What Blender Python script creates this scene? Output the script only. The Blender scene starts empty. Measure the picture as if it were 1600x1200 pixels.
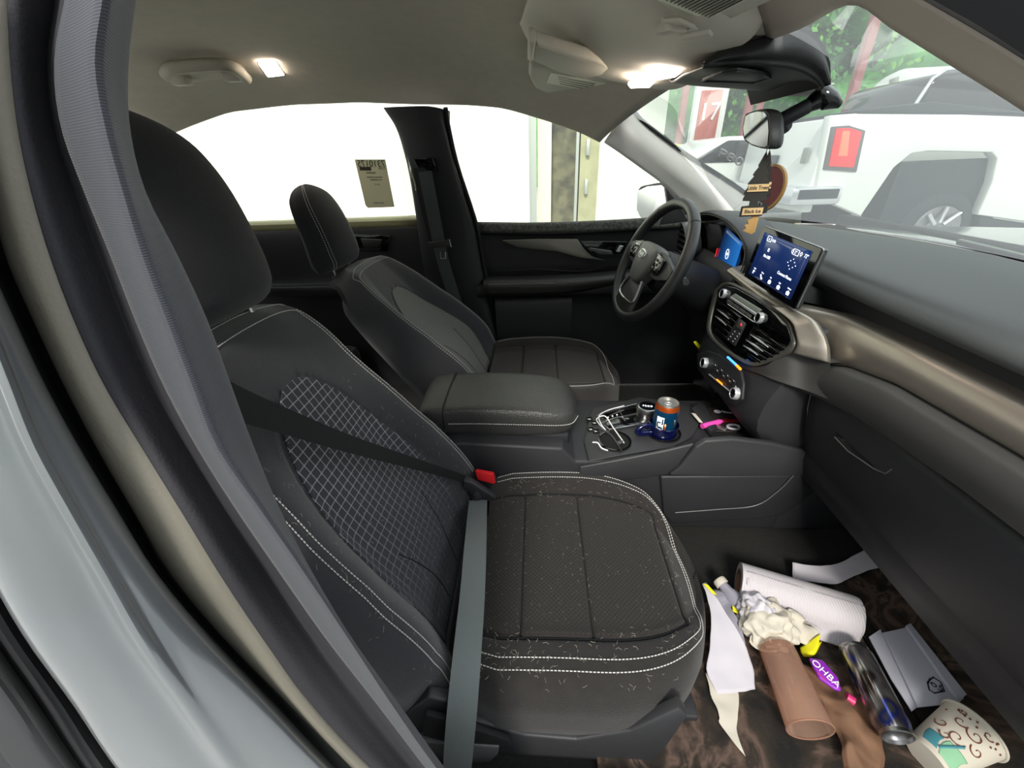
import bpy, bmesh, math, random
from mathutils import Vector as V, Matrix, Euler
random.seed(7)
S = bpy.context.scene
COL = S.collection
pi = math.pi
def R(a): return math.radians(a)

# ------------------------------------------------------------------ camera
# focal length 620 px on a 1600 px wide frame, standing just outside the open passenger door
FPX, PITCH, YAW, ROLL = 620.0, R(29.4), R(4.4), R(2.45)
CAM = V((0, -0.95, 1.28))
_h = V((-math.sin(YAW), math.cos(YAW), 0)); _r = V((math.cos(YAW), math.sin(YAW), 0))
FW = V((_h.x*math.cos(PITCH), _h.y*math.cos(PITCH), -math.sin(PITCH)))
_d = V((-_h.x*math.sin(PITCH), -_h.y*math.sin(PITCH), -math.cos(PITCH)))
RT = _r*math.cos(ROLL) + _d*math.sin(ROLL)
DN = -_r*math.sin(ROLL) + _d*math.cos(ROLL)
cd = bpy.data.cameras.new('camera'); cam = bpy.data.objects.new('camera', cd); COL.objects.link(cam)
cd.sensor_width = 36; cd.lens = 36*FPX/1600; cd.clip_start = 0.01; cd.clip_end = 300
cam.matrix_world = Matrix(((RT.x, -DN.x, -FW.x, CAM.x), (RT.y, -DN.y, -FW.y, CAM.y), (RT.z, -DN.z, -FW.z, CAM.z), (0, 0, 0, 1)))
S.camera = cam
S.view_settings.view_transform = 'Standard'; S.view_settings.look = 'None'
S.view_settings.gamma = 1; S.view_settings.use_curve_mapping = False
S.view_settings.exposure = 1.45
S.cycles.max_bounces = 8; S.cycles.transparent_max_bounces = 16
try:
    S.cycles.use_denoising = True
except Exception: pass

# ------------------------------------------------------------------ daylight
w = bpy.data.worlds.new('overcast_sky'); S.world = w; w.use_nodes = True
nt = w.node_tree; nt.nodes.clear()
o_ = nt.nodes.new('ShaderNodeOutputWorld'); b_ = nt.nodes.new('ShaderNodeBackground')
tc = nt.nodes.new('ShaderNodeTexCoord'); sp = nt.nodes.new('ShaderNodeSeparateXYZ'); cr = nt.nodes.new('ShaderNodeValToRGB')
cr.color_ramp.elements[0].position = 0.0; cr.color_ramp.elements[0].color = (0.90, 0.92, 0.90, 1)
cr.color_ramp.elements[1].position = 0.9; cr.color_ramp.elements[1].color = (0.84, 0.88, 0.95, 1)
nt.links.new(tc.outputs['Generated'], sp.inputs[0]); nt.links.new(sp.outputs['Z'], cr.inputs[0])
nt.links.new(cr.outputs[0], b_.inputs[0]); b_.inputs[1].default_value = 0.95; nt.links.new(b_.outputs[0], o_.inputs[0])
sl = bpy.data.lights.new('sun', 'SUN'); so = bpy.data.objects.new('sun', sl); COL.objects.link(so)
sl.energy = 1.8; sl.angle = R(14); sl.color = (1, 0.96, 0.88)
so.rotation_euler = V((0.12, 0.72, -0.60)).to_track_quat('-Z', 'Y').to_euler()   # comes in over the open door side

# ------------------------------------------------------------------ where a picture point meets a plane
def ray(px, py): return FW + RT*((px-800)/FPX) + DN*((py-600)/FPX)
def AT(px, py, ax, v):
    q = ray(px, py); i = 'xyz'.index(ax); t = (v-CAM[i])/q[i]
    return CAM + q*t
def Yp(px, py, y): return AT(px, py, 'y', y)
def Xp(px, py, x): return AT(px, py, 'x', x)
def Zp(px, py, z): return AT(px, py, 'z', z)

# ------------------------------------------------------------------ materials
def lin(c):
    if isinstance(c, str):
        c = [int(c[i:i+2], 16)/255 for i in (0, 2, 4)]
        return tuple((x/12.92 if x <= .04045 else ((x+.055)/1.055)**2.4) for x in c) + (1,)
    return tuple(c)+(1,) if len(c) == 3 else tuple(c)
MATS = {}
def mat(name, col, rough=.6, metal=0., bump=0., bscale=300., var=0., vscale=8., coat=0., sheen=0., emit=None, es=1., trans=0., alpha=1., spec=.5, col2=None, btype='noise', ior=1.45):
    m = bpy.data.materials.new(name); m.use_nodes = True; MATS[name] = m
    n = m.node_tree; p = n.nodes['Principled BSDF']; L = n.links.new
    c = lin(col); p.inputs['Base Color'].default_value = c
    p.inputs['Roughness'].default_value = rough; p.inputs['Metallic'].default_value = metal
    p.inputs['Coat Weight'].default_value = coat; p.inputs['Coat Roughness'].default_value = .05
    p.inputs['Sheen Weight'].default_value = sheen; p.inputs['Specular IOR Level'].default_value = spec
    p.inputs['Transmission Weight'].default_value = trans; p.inputs['Alpha'].default_value = alpha; p.inputs['IOR'].default_value = ior
    if emit: p.inputs['Emission Color'].default_value = lin(emit); p.inputs['Emission Strength'].default_value = es
    t = n.nodes.new('ShaderNodeTexCoord')
    if var > 0 or col2:
        nz = n.nodes.new('ShaderNodeTexNoise'); nz.inputs['Scale'].default_value = vscale; nz.inputs['Detail'].default_value = 6
        L(t.outputs['Object'], nz.inputs['Vector'])
        mx = n.nodes.new('ShaderNodeMix'); mx.data_type = 'RGBA'
        mr = n.nodes.new('ShaderNodeMapRange'); mr.inputs[1].default_value = .35; mr.inputs[2].default_value = .65
        L(nz.outputs[0], mr.inputs[0]); L(mr.outputs[0], mx.inputs[0])
        mx.inputs[6].default_value = c
        mx.inputs[7].default_value = lin(col2) if col2 else tuple(min(1, x*(1+var)) for x in c[:3])+(1,)
        L(mx.outputs[2], p.inputs['Base Color'])
    if bump > 0:
        if btype == 'noise':
            nb = n.nodes.new('ShaderNodeTexNoise'); nb.inputs['Scale'].default_value = bscale; nb.inputs['Detail'].default_value = 3
            out = nb.outputs[0]
        elif btype == 'voronoi':
            nb = n.nodes.new('ShaderNodeTexVoronoi'); nb.inputs['Scale'].default_value = bscale; out = nb.outputs[0]
        else:
            nb = n.nodes.new('ShaderNodeTexWave'); nb.inputs['Scale'].default_value = bscale; nb.inputs['Distortion'].default_value = .3; out = nb.outputs[1]
            nb.bands_direction = btype
        L(t.outputs['Object'], nb.inputs['Vector'])
        bp = n.nodes.new('ShaderNodeBump'); bp.inputs['Strength'].default_value = bump; bp.inputs['Distance'].default_value = .002
        L(out, bp.inputs['Height']); L(bp.outputs[0], p.inputs['Normal'])
    return m
mat('headliner', 'b4ad9e', .95, bump=.35, bscale=500, var=.06, vscale=30)
mat('console_beige', 'c6bfb1', .7, bump=.15, bscale=300)
mat('visor', 'c0bdae', .85, bump=.2, bscale=500)
mat('label_pale', 'e0e2cc', .7)
mat('black_plastic', '212124', .55, bump=.2, bscale=500, var=.1)
mat('dark_plastic', '2c2c2e', .5, bump=.15, bscale=700)
mat('grey_plastic', '4c4c4c', .45, bump=.12, bscale=700)
mat('dash_soft', '48494a', .62, bump=.15, bscale=900)
mat('soft_grey', '3b3a39', .6, bump=.15, bscale=900)
mat('sill_speckle', '4b4b44', .7, col2='232322', vscale=90)
mat('piano', '0a0a0b', .08, coat=.6)
mat('fabric', '29292d', .95, bump=.6, bscale=700, var=.12, sheen=.25)
mat('fabric_dark', '1d1d22', .95, bump=.6, bscale=700, var=.1, sheen=.15)
mat('fabric_seat', '1e1b19', .95, bump=.8, bscale=500, var=.25, vscale=40, sheen=.1)
mat('leather', '30302f', .38, bump=.4, bscale=330, btype='voronoi', var=.1)
mat('leather_wheel', '2b2b2c', .35, bump=.25, bscale=500, btype='voronoi')
mat('thread', 'b9b7b4', .8)
mat('hair', '8f887c', .7)
mat('chrome', 'dcdde0', .2, metal=.6)
mat('satin', 'a5a5a6', .32, metal=1)
mat('trim_metal', 'a0978d', .34, metal=.7, bump=.06, bscale=900)
mat('grey_metal', '6c6963', .4, metal=.6)
mat('rubber', '161519', .6)
mat('hub_grey', '595958', .5, bump=.1, bscale=700)
mat('mirror_glass', 'e4e6e6', .02, metal=1)
mat('display_grey', '858a82', .3)
mat('rubber_edge', '0b0b0c', .7)
mat('carpet', '141412', 1., bump=1., bscale=300, var=.5, vscale=120)
mat('webbing', '3e4446', .6, bump=.3, bscale=60)
mat('webbing_dark', '1b1b1c', .65, bump=.3, bscale=60)
mat('webbing_grey', '686e6d', .6, bump=.3, bscale=60)
mat('red_button', 'd8232b', .35, emit='c01820', es=.0)
mat('white_plastic', 'd5d5d5', .4)
mat('paper', 'b4b0b6', .85, var=.06, vscale=6)
mat('paper_cream', 'bbb4a6', .85, var=.06)
mat('card_white', 'b4b4be', .6)
mat('yellow', 'e4dc1c', .5)
mat('reflected_white', 'f5f6f2', .5)
mat('silver_paint', '7f8386', .30, metal=.6, coat=.7, bump=.03, bscale=900)
mat('cream_paint', 'cfcab4', .35, coat=.4)
mat('black_gap', '050506', .8)
mat('screen_glass', '050509', .06)
mat('white_text', 'ffffff', .5, emit='dfe9ff', es=.8)
mat('white_ink', 'e8e8e8', .5)
mat('black_ink', '1a1a1c', .6)
mat('red_led', 'e03030', .4, emit='ff3030', es=.6)
mat('blue_led', '50a0ff', .4, emit='4090ff', es=.7)
mat('orange_led', 'e08820', .4, emit='ff9020', es=.6)
mat('lamp', 'ffffff', .4, emit='fff0e0', es=9)
mat('lamp_map', 'ffffff', .4, emit='ffeede', es=6)
mat('pink', 'd94aa5', .35)
mat('navy', '070c34', .15, coat=.5)
mat('can_blue', '0f4a72', .25, metal=.6, coat=.3)
mat('can_orange', 'b5501c', .3, metal=.6)
mat('alu', 'b9b6b0', .3, metal=.9)
mat('truck_white', 'eef0ec', .4, coat=.5)
mat('truck_dark', '23262c', .35)
mat('tyre', '2e3136', .8)
mat('tail_red', 'd01320', .2, coat=.5, emit='ff2a1a', es=.25)
mat('tail_orange', 'f07050', .2, coat=.5, emit='ff7040', es=.5)
mat('tail_smoke', '5d5a5c', .2, coat=.5)
mat('pole_red', '9a5a58', .7)
mat('leaf', '3f8a2e', .7, col2='7fbf45', vscale=1.5)
mat('leaf2', '2f7530', .7, col2='5aa548', vscale=1.5)
mat('bark', '4a3b2c', .9)
mat('ground', 'a9aaa6', .9, var=.15, vscale=3, bump=.4, bscale=40)
mat('wall_white', 'f2f2e4', .8, var=.03, vscale=2)
mat('wall_grime', '3f3e38', .8, col2='6a6753', vscale=9)
mat('wall_olive', '8d8c70', .8, var=.2, vscale=12)
mat('wall_pale', 'c9cfc0', .8, var=.03, vscale=2)
mat('steel', 'a6aaa5', .5, metal=.5)
mat('sticker', 'd2ceac', .8, bump=0)
mat('tree_card', '37332f', .8)
mat('tree_card2', '2a2320', .8)
mat('maroon', '5c1f26', .5)
mat('gold', '96703a', .45)
mat('charm_tan', 'c79a62', .4)
mat('label_peach', 'e8c08c', .7)
mat('kraft', '755640', .8, col2='5e4331', vscale=10, bump=.5, bscale=60)
mat('purple', '8a2bb0', .3, coat=.3)
mat('magenta', 'c0306a', .4)
mat('red_dark', '8a1420', .4)
mat('tank_white', 'd8dcd6', .6)
mat('glass_dark', '15181a', .1, coat=.3)
mat('pole_red_sign', 'b8503c', .6)
mat('blue_car', '5d7c94', .4, coat=.4)

def glassy(name, tint, gloss=.06, haze=0., hazecol=(1, 1, 1, 1), alpha_t=1.):
    m = bpy.data.materials.new(name); m.use_nodes = True; MATS[name] = m
    n = m.node_tree; n.nodes.clear(); L = n.links.new
    o = n.nodes.new('ShaderNodeOutputMaterial'); t = n.nodes.new('ShaderNodeBsdfTransparent'); t.inputs[0].default_value = lin(tint)
    g = n.nodes.new('ShaderNodeBsdfGlossy'); g.inputs['Roughness'].default_value = .03
    d = n.nodes.new('ShaderNodeBsdfDiffuse' if name == 'amber_film' else 'ShaderNodeBsdfTranslucent'); d.inputs[0].default_value = hazecol
    f = n.nodes.new('ShaderNodeFresnel'); f.inputs[0].default_value = 1.4
    m1 = n.nodes.new('ShaderNodeMixShader'); m2 = n.nodes.new('ShaderNodeMixShader')
    mu = n.nodes.new('ShaderNodeMath'); mu.operation = 'MULTIPLY'; mu.inputs[1].default_value = gloss*12; mu.use_clamp = True
    L(f.outputs[0], mu.inputs[0]); L(mu.outputs[0], m1.inputs[0]); L(t.outputs[0], m1.inputs[1]); L(g.outputs[0], m1.inputs[2])
    m2.inputs[0].default_value = haze; L(m1.outputs[0], m2.inputs[1]); L(d.outputs[0], m2.inputs[2]); L(m2.outputs[0], o.inputs[0])
    return m
glassy('glass', 'f4faf4', .04, .02)
glassy('windshield', 'f2faf6', .05, .07, (.95, 1, 1, 1))  # translucent white mix paints the glare haze into the glass
glassy('amber_film', 'f0d6c6', .05, .30, (.60, .38, .28, 1))
glassy('clear_film', 'd8d8d8', .1, .15)

def uvgrid_mat(name, base, line, spacing, lw, fade=True, diamond=False, bump=.5):
    """fabric with a woven line grid; UV is in metres, fade along V"""
    m = mat(name, base, .95, bump=bump, bscale=700, sheen=.05); n = m.node_tree; L = n.links.new; p = n.nodes['Principled BSDF']
    uv = n.nodes.new('ShaderNodeUVMap'); s = n.nodes.new('ShaderNodeSeparateXYZ'); L(uv.outputs[0], s.inputs[0])
    def M(op, a, b=None, c=None):
        q = n.nodes.new('ShaderNodeMath'); q.operation = op
        for i, x in enumerate((a, b, c)):
            if x is None: continue
            if isinstance(x, (int, float)): q.inputs[i].default_value = x
            else: L(x, q.inputs[i])
        return q.outputs[0]
    u, v = s.outputs[0], s.outputs[1]
    if diamond: u, v = M('ADD', u, v), M('SUBTRACT', u, v)
    fu = M('ABSOLUTE', M('SUBTRACT', M('FRACT', M('DIVIDE', u, spacing)), .5))
    fv = M('ABSOLUTE', M('SUBTRACT', M('FRACT', M('DIVIDE', v, spacing)), .5))
    lu = M('LESS_THAN', fu, lw); lv = M('LESS_THAN', fv, lw)
    dot = M('LESS_THAN', M('ADD', fu, fv), lw*3.2)
    k = M('MAXIMUM', M('MAXIMUM', lu, lv), dot)
    if fade:
        mr = n.nodes.new('ShaderNodeMapRange'); mr.inputs[1].default_value = .12; mr.inputs[2].default_value = .42; mr.inputs[3].default_value = .12; mr.inputs[4].default_value = 1
        L(s.outputs[1], mr.inputs[0]); k = M('MULTIPLY', k, mr.outputs[0])
    k = M('MULTIPLY', k, .8)
    mx = n.nodes.new('ShaderNodeMix'); mx.data_type = 'RGBA'; mx.inputs[6].default_value = lin(base); mx.inputs[7].default_value = lin(line)
    L(k, mx.inputs[0]); L(mx.outputs[2], p.inputs['Base Color'])
    return m
uvgrid_mat('insert_grid', '303036', '8c8c92', .0165, .055)
uvgrid_mat('insert_mesh', '3a3a3b', '7c7c77', .0085, .16, fade=False, diamond=True)
uvgrid_mat('insert_cushion', '1c1a18', '2c2824', .009, .14, fade=False, diamond=True, bump=.8)

# ------------------------------------------------------------------ mesh helpers
def cr1(p, t):
    n = len(p)
    if n == 1: return p[0]
    i = min(int(t), n-2); f = t-i
    a, b, c, d = p[max(i-1, 0)], p[i], p[i+1], p[min(i+2, n-1)]
    if i == 0: a = b*2-c
    if i+2 > n-1: d = c*2-b
    return (b*2 + (c-a)*f + (a*2-b*5+c*4-d)*f*f + (b*3-a-c*3+d)*f*f*f)*.5
def resample(p, n, closed=False):
    if closed:
        m = len(p); q = [p[-1]]+list(p)+[p[0], p[1]]
        return [cr1(q, 1+m*k/n) for k in range(n)]
    return [cr1(p, (len(p)-1)*k/(n-1)) for k in range(n)]
def arclen(p, step, closed=False):
    """evenly spaced points on a polyline"""
    d = [0]
    for a, b in zip(p, p[1:]): d.append(d[-1]+(b-a).length)
    n = max(2, int(d[-1]/step)); out = []; j = 0
    for k in range(n+1):
        t = d[-1]*k/n
        while j < len(d)-2 and d[j+1] < t: j += 1
        s = (t-d[j])/max(1e-9, d[j+1]-d[j]); out.append(p[j].lerp(p[j+1], s))
    return out
class B:
    def __init__(s): s.bm = bmesh.new(); s.uv = s.bm.loops.layers.uv.new('UVMap')
    def mesh(s, vs, fs, uvs=None):
        b = [s.bm.verts.new(v) for v in vs]
        for f in fs:
            try:
                q = s.bm.faces.new([b[i] for i in f])
                if uvs:
                    for l, i in zip(q.loops, f): l[s.uv].uv = uvs[i]
            except ValueError: pass
        return b
    def box(s, c, size, rot=None, bev=0., seg=2):
        t = bmesh.new(); bmesh.ops.create_cube(t, size=1); bmesh.ops.scale(t, vec=V(size), verts=t.verts)
        if bev > 0: bmesh.ops.bevel(t, geom=t.edges[:], offset=bev, segments=seg, profile=.5, affect='EDGES')
        M = Matrix.Translation(V(c))
        if rot is not None: M = M @ (rot.to_4x4() if isinstance(rot, Matrix) else Euler(rot).to_matrix().to_4x4())
        s.merge(t, M); return s
    def merge(s, t, M=None):
        t.verts.index_update(); vs = [(M @ v.co if M else v.co.copy()) for v in t.verts]
        s.mesh(vs, [[v.index for v in f.verts] for f in t.faces]); t.free(); return s
    def prism(s, poly, vec, bev=0., seg=2):
        t = bmesh.new(); vec = V(vec); vs = [t.verts.new(V(p)) for p in poly]; f = t.faces.new(vs)
        r = bmesh.ops.extrude_face_region(t, geom=[f]); up = [g for g in r['geom'] if isinstance(g, bmesh.types.BMVert)]
        bmesh.ops.translate(t, vec=vec, verts=up); bmesh.ops.recalc_face_normals(t, faces=t.faces)
        if bev > 0:
            ed = [e for e in t.edges if len(e.link_faces) == 2 and e.calc_face_angle(0) > .3]
            bmesh.ops.bevel(t, geom=ed, offset=bev, segments=seg, profile=.5, affect='EDGES')
        s.merge(t); return s
    def tube(s, pts, r, n=8, closed=False, cap=True, flat=1.):
        pts = [V(p) for p in pts]; N = len(pts); rings = []; up = None
        for i, p in enumerate(pts):
            a = pts[(i-1) % N] if closed or i > 0 else p; b = pts[(i+1) % N] if closed or i < N-1 else p
            t = (b-a); t = t.normalized() if t.length > 1e-9 else V((0, 0, 1))
            if up is None: up = t.orthogonal().normalized()
            else:
                up = up - t*up.dot(t); up = up.normalized() if up.length > 1e-6 else t.orthogonal().normalized()
            sd = t.cross(up); rr = r[i] if isinstance(r, (list, tuple)) else r
            rings.append([p + (up*math.cos(2*pi*k/n)*flat + sd*math.sin(2*pi*k/n))*rr for k in range(n)])
        vs = [v for g in rings for v in g]; fs = []
        for i in range(N if closed else N-1):
            j = (i+1) % N
            for k in range(n): fs.append((i*n+k, i*n+(k+1) % n, j*n+(k+1) % n, j*n+k))
        if cap and not closed: fs.append(tuple(range(n))[::-1]); fs.append(tuple((N-1)*n+k for k in range(n)))
        s.mesh(vs, fs); return s
    def ribbon(s, pts, sides, width, th=.0015):
        """flat belt: pts path, sides = width direction at each point"""
        N = len(pts); vs = []; fs = []
        for i, p in enumerate(pts):
            t = (pts[min(i+1, N-1)]-pts[max(i-1, 0)]).normalized(); sd = sides[i] if isinstance(sides, list) else sides
            sd = (sd - t*sd.dot(t)).normalized(); nn = t.cross(sd); wd = width[i] if isinstance(width, list) else width
            for a, b in ((-1, -1), (-.33, -1.5), (.33, -1.5), (1, -1), (1, 1), (.33, 1.5), (-.33, 1.5), (-1, 1)): vs.append(p+sd*a*wd/2+nn*b*th/2)
        for i in range(N-1):
            for k in range(8): fs.append((i*8+k, i*8+(k+1) % 8, (i+1)*8+(k+1) % 8, (i+1)*8+k))
        fs.append(tuple(range(8))[::-1]); fs.append(tuple((N-1)*8+k for k in range(8)))
        s.mesh(vs, fs); return s
    def grid(s, rows, nu=None, nv=None, closed=False, capends=False, uv=None):
        if nu: rows = [resample(r, nu, closed) for r in rows]
        if nv:
            cols = [resample([r[j] for r in rows], nv) for j in range(len(rows[0]))]
            rows = [[c[i] for c in cols] for i in range(nv)]
        n, m = len(rows), len(rows[0]); vs = [v for r in rows for v in r]; fs = []
        for i in range(n-1):
            for j in range(m if closed else m-1):
                k = (j+1) % m; fs.append((i*m+j, i*m+k, (i+1)*m+k, (i+1)*m+j))
        if capends: fs.append(tuple(range(m))[::-1]); fs.append(tuple((n-1)*m+j for j in range(m)))
        us = None
        if uv: us = [uv(i/(n-1), j/(m-1)) for i in range(n) for j in range(m)]
        s.mesh(vs, fs, us); return s
    def lathe(s, prof, c, axis=(0, 0, 1), n=32, xdir=None, arc=None):
        az = V(axis).normalized(); ax = (V(xdir) if xdir else az.orthogonal()); ax = (ax-az*ax.dot(az)).normalized(); ay = az.cross(ax); c = V(c)
        vs = []; fs = []
        for r, h in prof:
            for k in range(n):
                a = 2*pi*k/n; vs.append(c+az*h+(ax*math.cos(a)+ay*math.sin(a))*max(r, 1e-5))
        for i in range(len(prof)-1):
            for k in range(n): fs.append((i*n+k, i*n+(k+1) % n, (i+1)*n+(k+1) % n, (i+1)*n+k))
        s.mesh(vs, fs); return s
    def done(s, name, m, parent=None, thick=0., off=1., smooth=45, sub=0, bevmod=0., weld=True):
        if weld: bmesh.ops.remove_doubles(s.bm, verts=s.bm.verts, dist=1e-5)
        if thick == 0: bmesh.ops.recalc_face_normals(s.bm, faces=s.bm.faces)
        me = bpy.data.meshes.new(name); s.bm.to_mesh(me); s.bm.free()
        for p in me.polygons: p.use_smooth = True
        try: me.set_sharp_from_angle(angle=R(smooth))
        except Exception: pass
        o = bpy.data.objects.new(name, me); COL.objects.link(o); me.materials.append(MATS[m])
        if sub:
            q = o.modifiers.new('sub', 'SUBSURF'); q.levels = sub; q.render_levels = sub
        if thick:
            q = o.modifiers.new('thick', 'SOLIDIFY'); q.thickness = thick; q.offset = off
        if parent is not None: attach(o, parent)
        return o
def worldm(o):
    M = Matrix.Translation(o.location) @ o.rotation_euler.to_matrix().to_4x4()
    return (worldm(o.parent) @ o.matrix_parent_inverse @ M) if o.parent else M
def attach(o, parent): o.parent = parent; o.matrix_parent_inverse = worldm(parent).inverted()
def tag(o, label=None, cat=None, group=None, kind=None):
    if label: o['label'] = label
    if cat: o['category'] = cat
    if group: o['group'] = group
    if kind: o['kind'] = kind
    return o
def thing(name, label, cat, loc=(0, 0, 0), group=None, kind=None):
    o = bpy.data.objects.new(name, None); COL.objects.link(o); o.location = V(loc); o.empty_display_size = .05
    return tag(o, label, cat, group, kind)
def text(name, body, org, xd, yd, size, m, parent, ext=.0006, align='CENTER'):
    """raised lettering; org = centre, xd reading direction, yd up"""
    c = bpy.data.curves.new(name, 'FONT'); c.body = body; c.size = size; c.align_x = align; c.align_y = 'CENTER'; c.extrude = ext
    t = bpy.data.objects.new(name+'_src', c); COL.objects.link(t)
    dg = bpy.context.evaluated_depsgraph_get(); me = bpy.data.meshes.new_from_object(t.evaluated_get(dg))
    bpy.data.objects.remove(t); xd = V(xd).normalized(); yd = V(yd); yd = (yd-xd*yd.dot(xd)).normalized(); zd = xd.cross(yd)
    M = Matrix(((xd.x, yd.x, zd.x, org[0]), (xd.y, yd.y, zd.y, org[1]), (xd.z, yd.z, zd.z, org[2]), (0, 0, 0, 1)))
    me.transform(M); me.materials.clear(); me.materials.append(MATS[m]); me.name = name
    o = bpy.data.objects.new(name, me); COL.objects.link(o)
    if parent is not None: attach(o, parent)
    return o
def stitches(path, m='thread', name='stitching', parent=None, pitch=.0062, ln=.0042, r=.0009):
    b = B(); q = arclen(path, pitch)
    for a, c in zip(q, q[1:]):
        d = (c-a); b.tube([a+d*.15, a+d*(.15+ln/pitch)], r, n=5)
    return b.done(name, m, parent)
def sm(x, a, b):
    t = min(1, max(0, (x-a)/(b-a))); return t*t*(3-2*t)
def interp(tab, y):
    if y <= tab[0][0]: a, b = tab[0], tab[1]
    elif y >= tab[-1][0]: a, b = tab[-2], tab[-1]
    else:
        for a, b in zip(tab, tab[1:]):
            if a[0] <= y <= b[0]: break
    return a[1]+(b[1]-a[1])*(y-a[0])/(b[0]-a[0])

# ================================================================== LARGE STRUCTURE
# ground outside and the bright wall on the driver's side
g = B(); g.grid([[V((x, y, 0)) for y in (-6, 0, 6, 14, 30)] for x in (-12, -4, 4, 12, 34)])
tag(g.done('ground', 'ground', thick=.1, off=-1), 'pale concrete ground of the yard outside the car', kind='structure')

WY = 3.0
b = B(); b.box((-3.35, WY+.15, 2.2), (6.6, .3, 4.4)); tag(b.done('wall_left', 'wall_white'), 'bright white wall outside the driver side windows', kind='structure')
b = B(); b.box((-.03, WY-.03, 1.7), (.045, .06, 3.4)); b.box((-.06, WY-.01, 1.7), (.03, .03, 3.4)); tag(b.done('door_track', 'steel'), 'narrow grey steel door track at the edge of the white wall', 'track')
b = B(); b.box((.06, WY+.1, 1.7), (.12, .2, 3.4)); tag(b.done('wall_post', 'cream_paint'), 'cream post between the steel track and the grimy dark door', 'post')
t = thing('overhead_door', 'grimy dark garage door leaf with a pale metal edge beyond the white wall', 'door', (.25, WY+.1, 0))
b = B(); b.box((.24, WY+.12, 1.7), (.25, .06, 3.4)); b.done('door_leaf', 'wall_grime', t)
b = B(); b.box((.345, WY+.07, 1.7), (.025, .05, 3.4)); b.done('edge_strip', 'steel', t)
for z in (1.05, 1.35):
    b = B(); b.box((.43, WY+.02, z), (.03, .04, .12), bev=.005); b.done('hinge', 'steel', t)
b = B(); b.box((.45, WY+.1, 1.7), (.16, .12, 3.4)); tag(b.done('door_jamb', 'wall_olive'), 'olive stained jamb right of the grimy garage door', 'door jamb')
b = B(); b.box((.80, WY+.14, 1.7), (.54, .12, 3.4)); tag(b.done('wall_panel', 'wall_pale'), 'pale grey green wall panel behind the side mirror', 'wall panel')
t = thing('bollard', 'yellow bollard with black foot behind the driver side mirror', 'bollard', (1.06, 2.75, 0))
b = B(); b.lathe([(0, 0), (.06, 0), (.06, 1.3), (.05, 1.34), (0, 1.35)], (1.06, 2.75, 0)); b.done('post', 'yellow', t)
b = B(); b.lathe([(.062, .0), (.066, 0), (.066, .95), (.062, .95)], (1.06, 2.75, 0)); b.done('sleeve', 'tyre', t)

b = B(); b.box((0, -4.2, 1.5), (12, .3, 3.0)); tag(b.done('added_wall_right', 'steel'), 'grey wall added out of view on the passenger side to cut sky light', kind='structure')  # unseen wall, added behind the camera to lower the ambient light
# ---- car shell -----------------------------------------------------------
edge = sorted([((p.x), p.z) for p in (Yp(x, y, .62) for x, y in ((250, 215), (320, 188), (360, 175), (450, 164), (560, 160), (650, 163), (730, 164), (780, 168), (830, 181), (900, 204), (960, 234), (1035, 287)))])
def edgez(x): return interp(edge, max(-1.3, x))
def headX(y): return .372-.42*y*y
def zc(x): return 1.555-.055*sm(x, -.25, .12)-.062*sm(x, .08, .36)
YS = [.635, .625, .60, .56, .48, .36, .2, 0, -.2, -.36, -.48, -.56, -.60, -.625, -.635]
rows = []
for i in range(26):
    f = i/25; r = []
    for y in YS:
        xe = headX(y); x = -1.75+(xe+1.75)*(f**.8)
        ez = edgez(x)-(.03 if y < 0 else 0); a = min(1, abs(y)/.625)
        z = zc(x)-(zc(x)-ez)*(a**3.2) if abs(y) <= .626 else ez+.012
        if y < -.3: z = max(z, zc(x)-(zc(x)-1.40)*(a**3.2)) if abs(y) <= .626 else 1.41
        r.append(V((x, y, z)))
    rows.append(r)
def ceilz(x, y):
    ez = edgez(x)-(.03 if y < 0 else 0); a = min(1, abs(y)/.625); return zc(x)-(zc(x)-ez)*(a**3.2)
def CE(px, py, drop=0.):
    q = ray(px, py); t_ = .3
    while t_ < 3:
        p = CAM+q*t_
        if p.z > ceilz(p.x, p.y)-drop: return p
        t_ += .002
    return p
b = B(); b.grid(rows, nu=60, nv=60); o = b.done('ceiling', 'headliner', thick=.03, off=-1)
tag(o, 'beige grey fabric headliner of the car', kind='structure')
# make sure the slab grows upward
o.modifiers['thick'].offset = 1 if sum(p.normal.z for p in o.data.polygons) > 0 else -1
t = thing('roof_lining_seam', 'x', 'x'); bpy.data.objects.remove(t)

# carpeted floor with the sloping toe board
rows = []
for x, z in ((-1.6, .34), (-.6, .34), (.0, .335), (.5, .335), (.72, .34), (.80, .36), (.95, .47), (1.1, .62), (1.15, .85), (1.15, 1.05)):
    rows.append([V((x, y, z)) for y in (-.74, -.4, 0, .4, .76)])
b = B(); b.grid(rows, nu=20, nv=40); tag(b.done('floor', 'carpet', thick=.04, off=1), 'black carpeted car floor with the sloping toe board', kind='structure')
o = bpy.data.objects['floor']; o.modifiers['thick'].offset = -1 if sum(p.normal.z for p in o.data.polygons) > 0 else 1

# ---- windshield ----------------------------------------------------------
def wsb(y): return V((.955-.72*y*y, y, 1.07+.03*abs(y)))
def wst(y): return V((headX(y)+.015, y, 1.44-.02*(abs(y)/.5)**2))
rows = []
for i in range(12):
    y = -.62+1.22*i/11; a, c = wst(max(-.6, min(.6, y))), wsb(y)
    rows.append([a.lerp(c, k/8)+V((.0, 0, .035*math.sin(pi*k/8))) for k in range(9)])
b = B(); b.grid(rows, nu=24, nv=24); wsh = b.done('window_1', 'windshield'); tag(wsh, 'wide sloping windshield glass', kind='structure')
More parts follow.
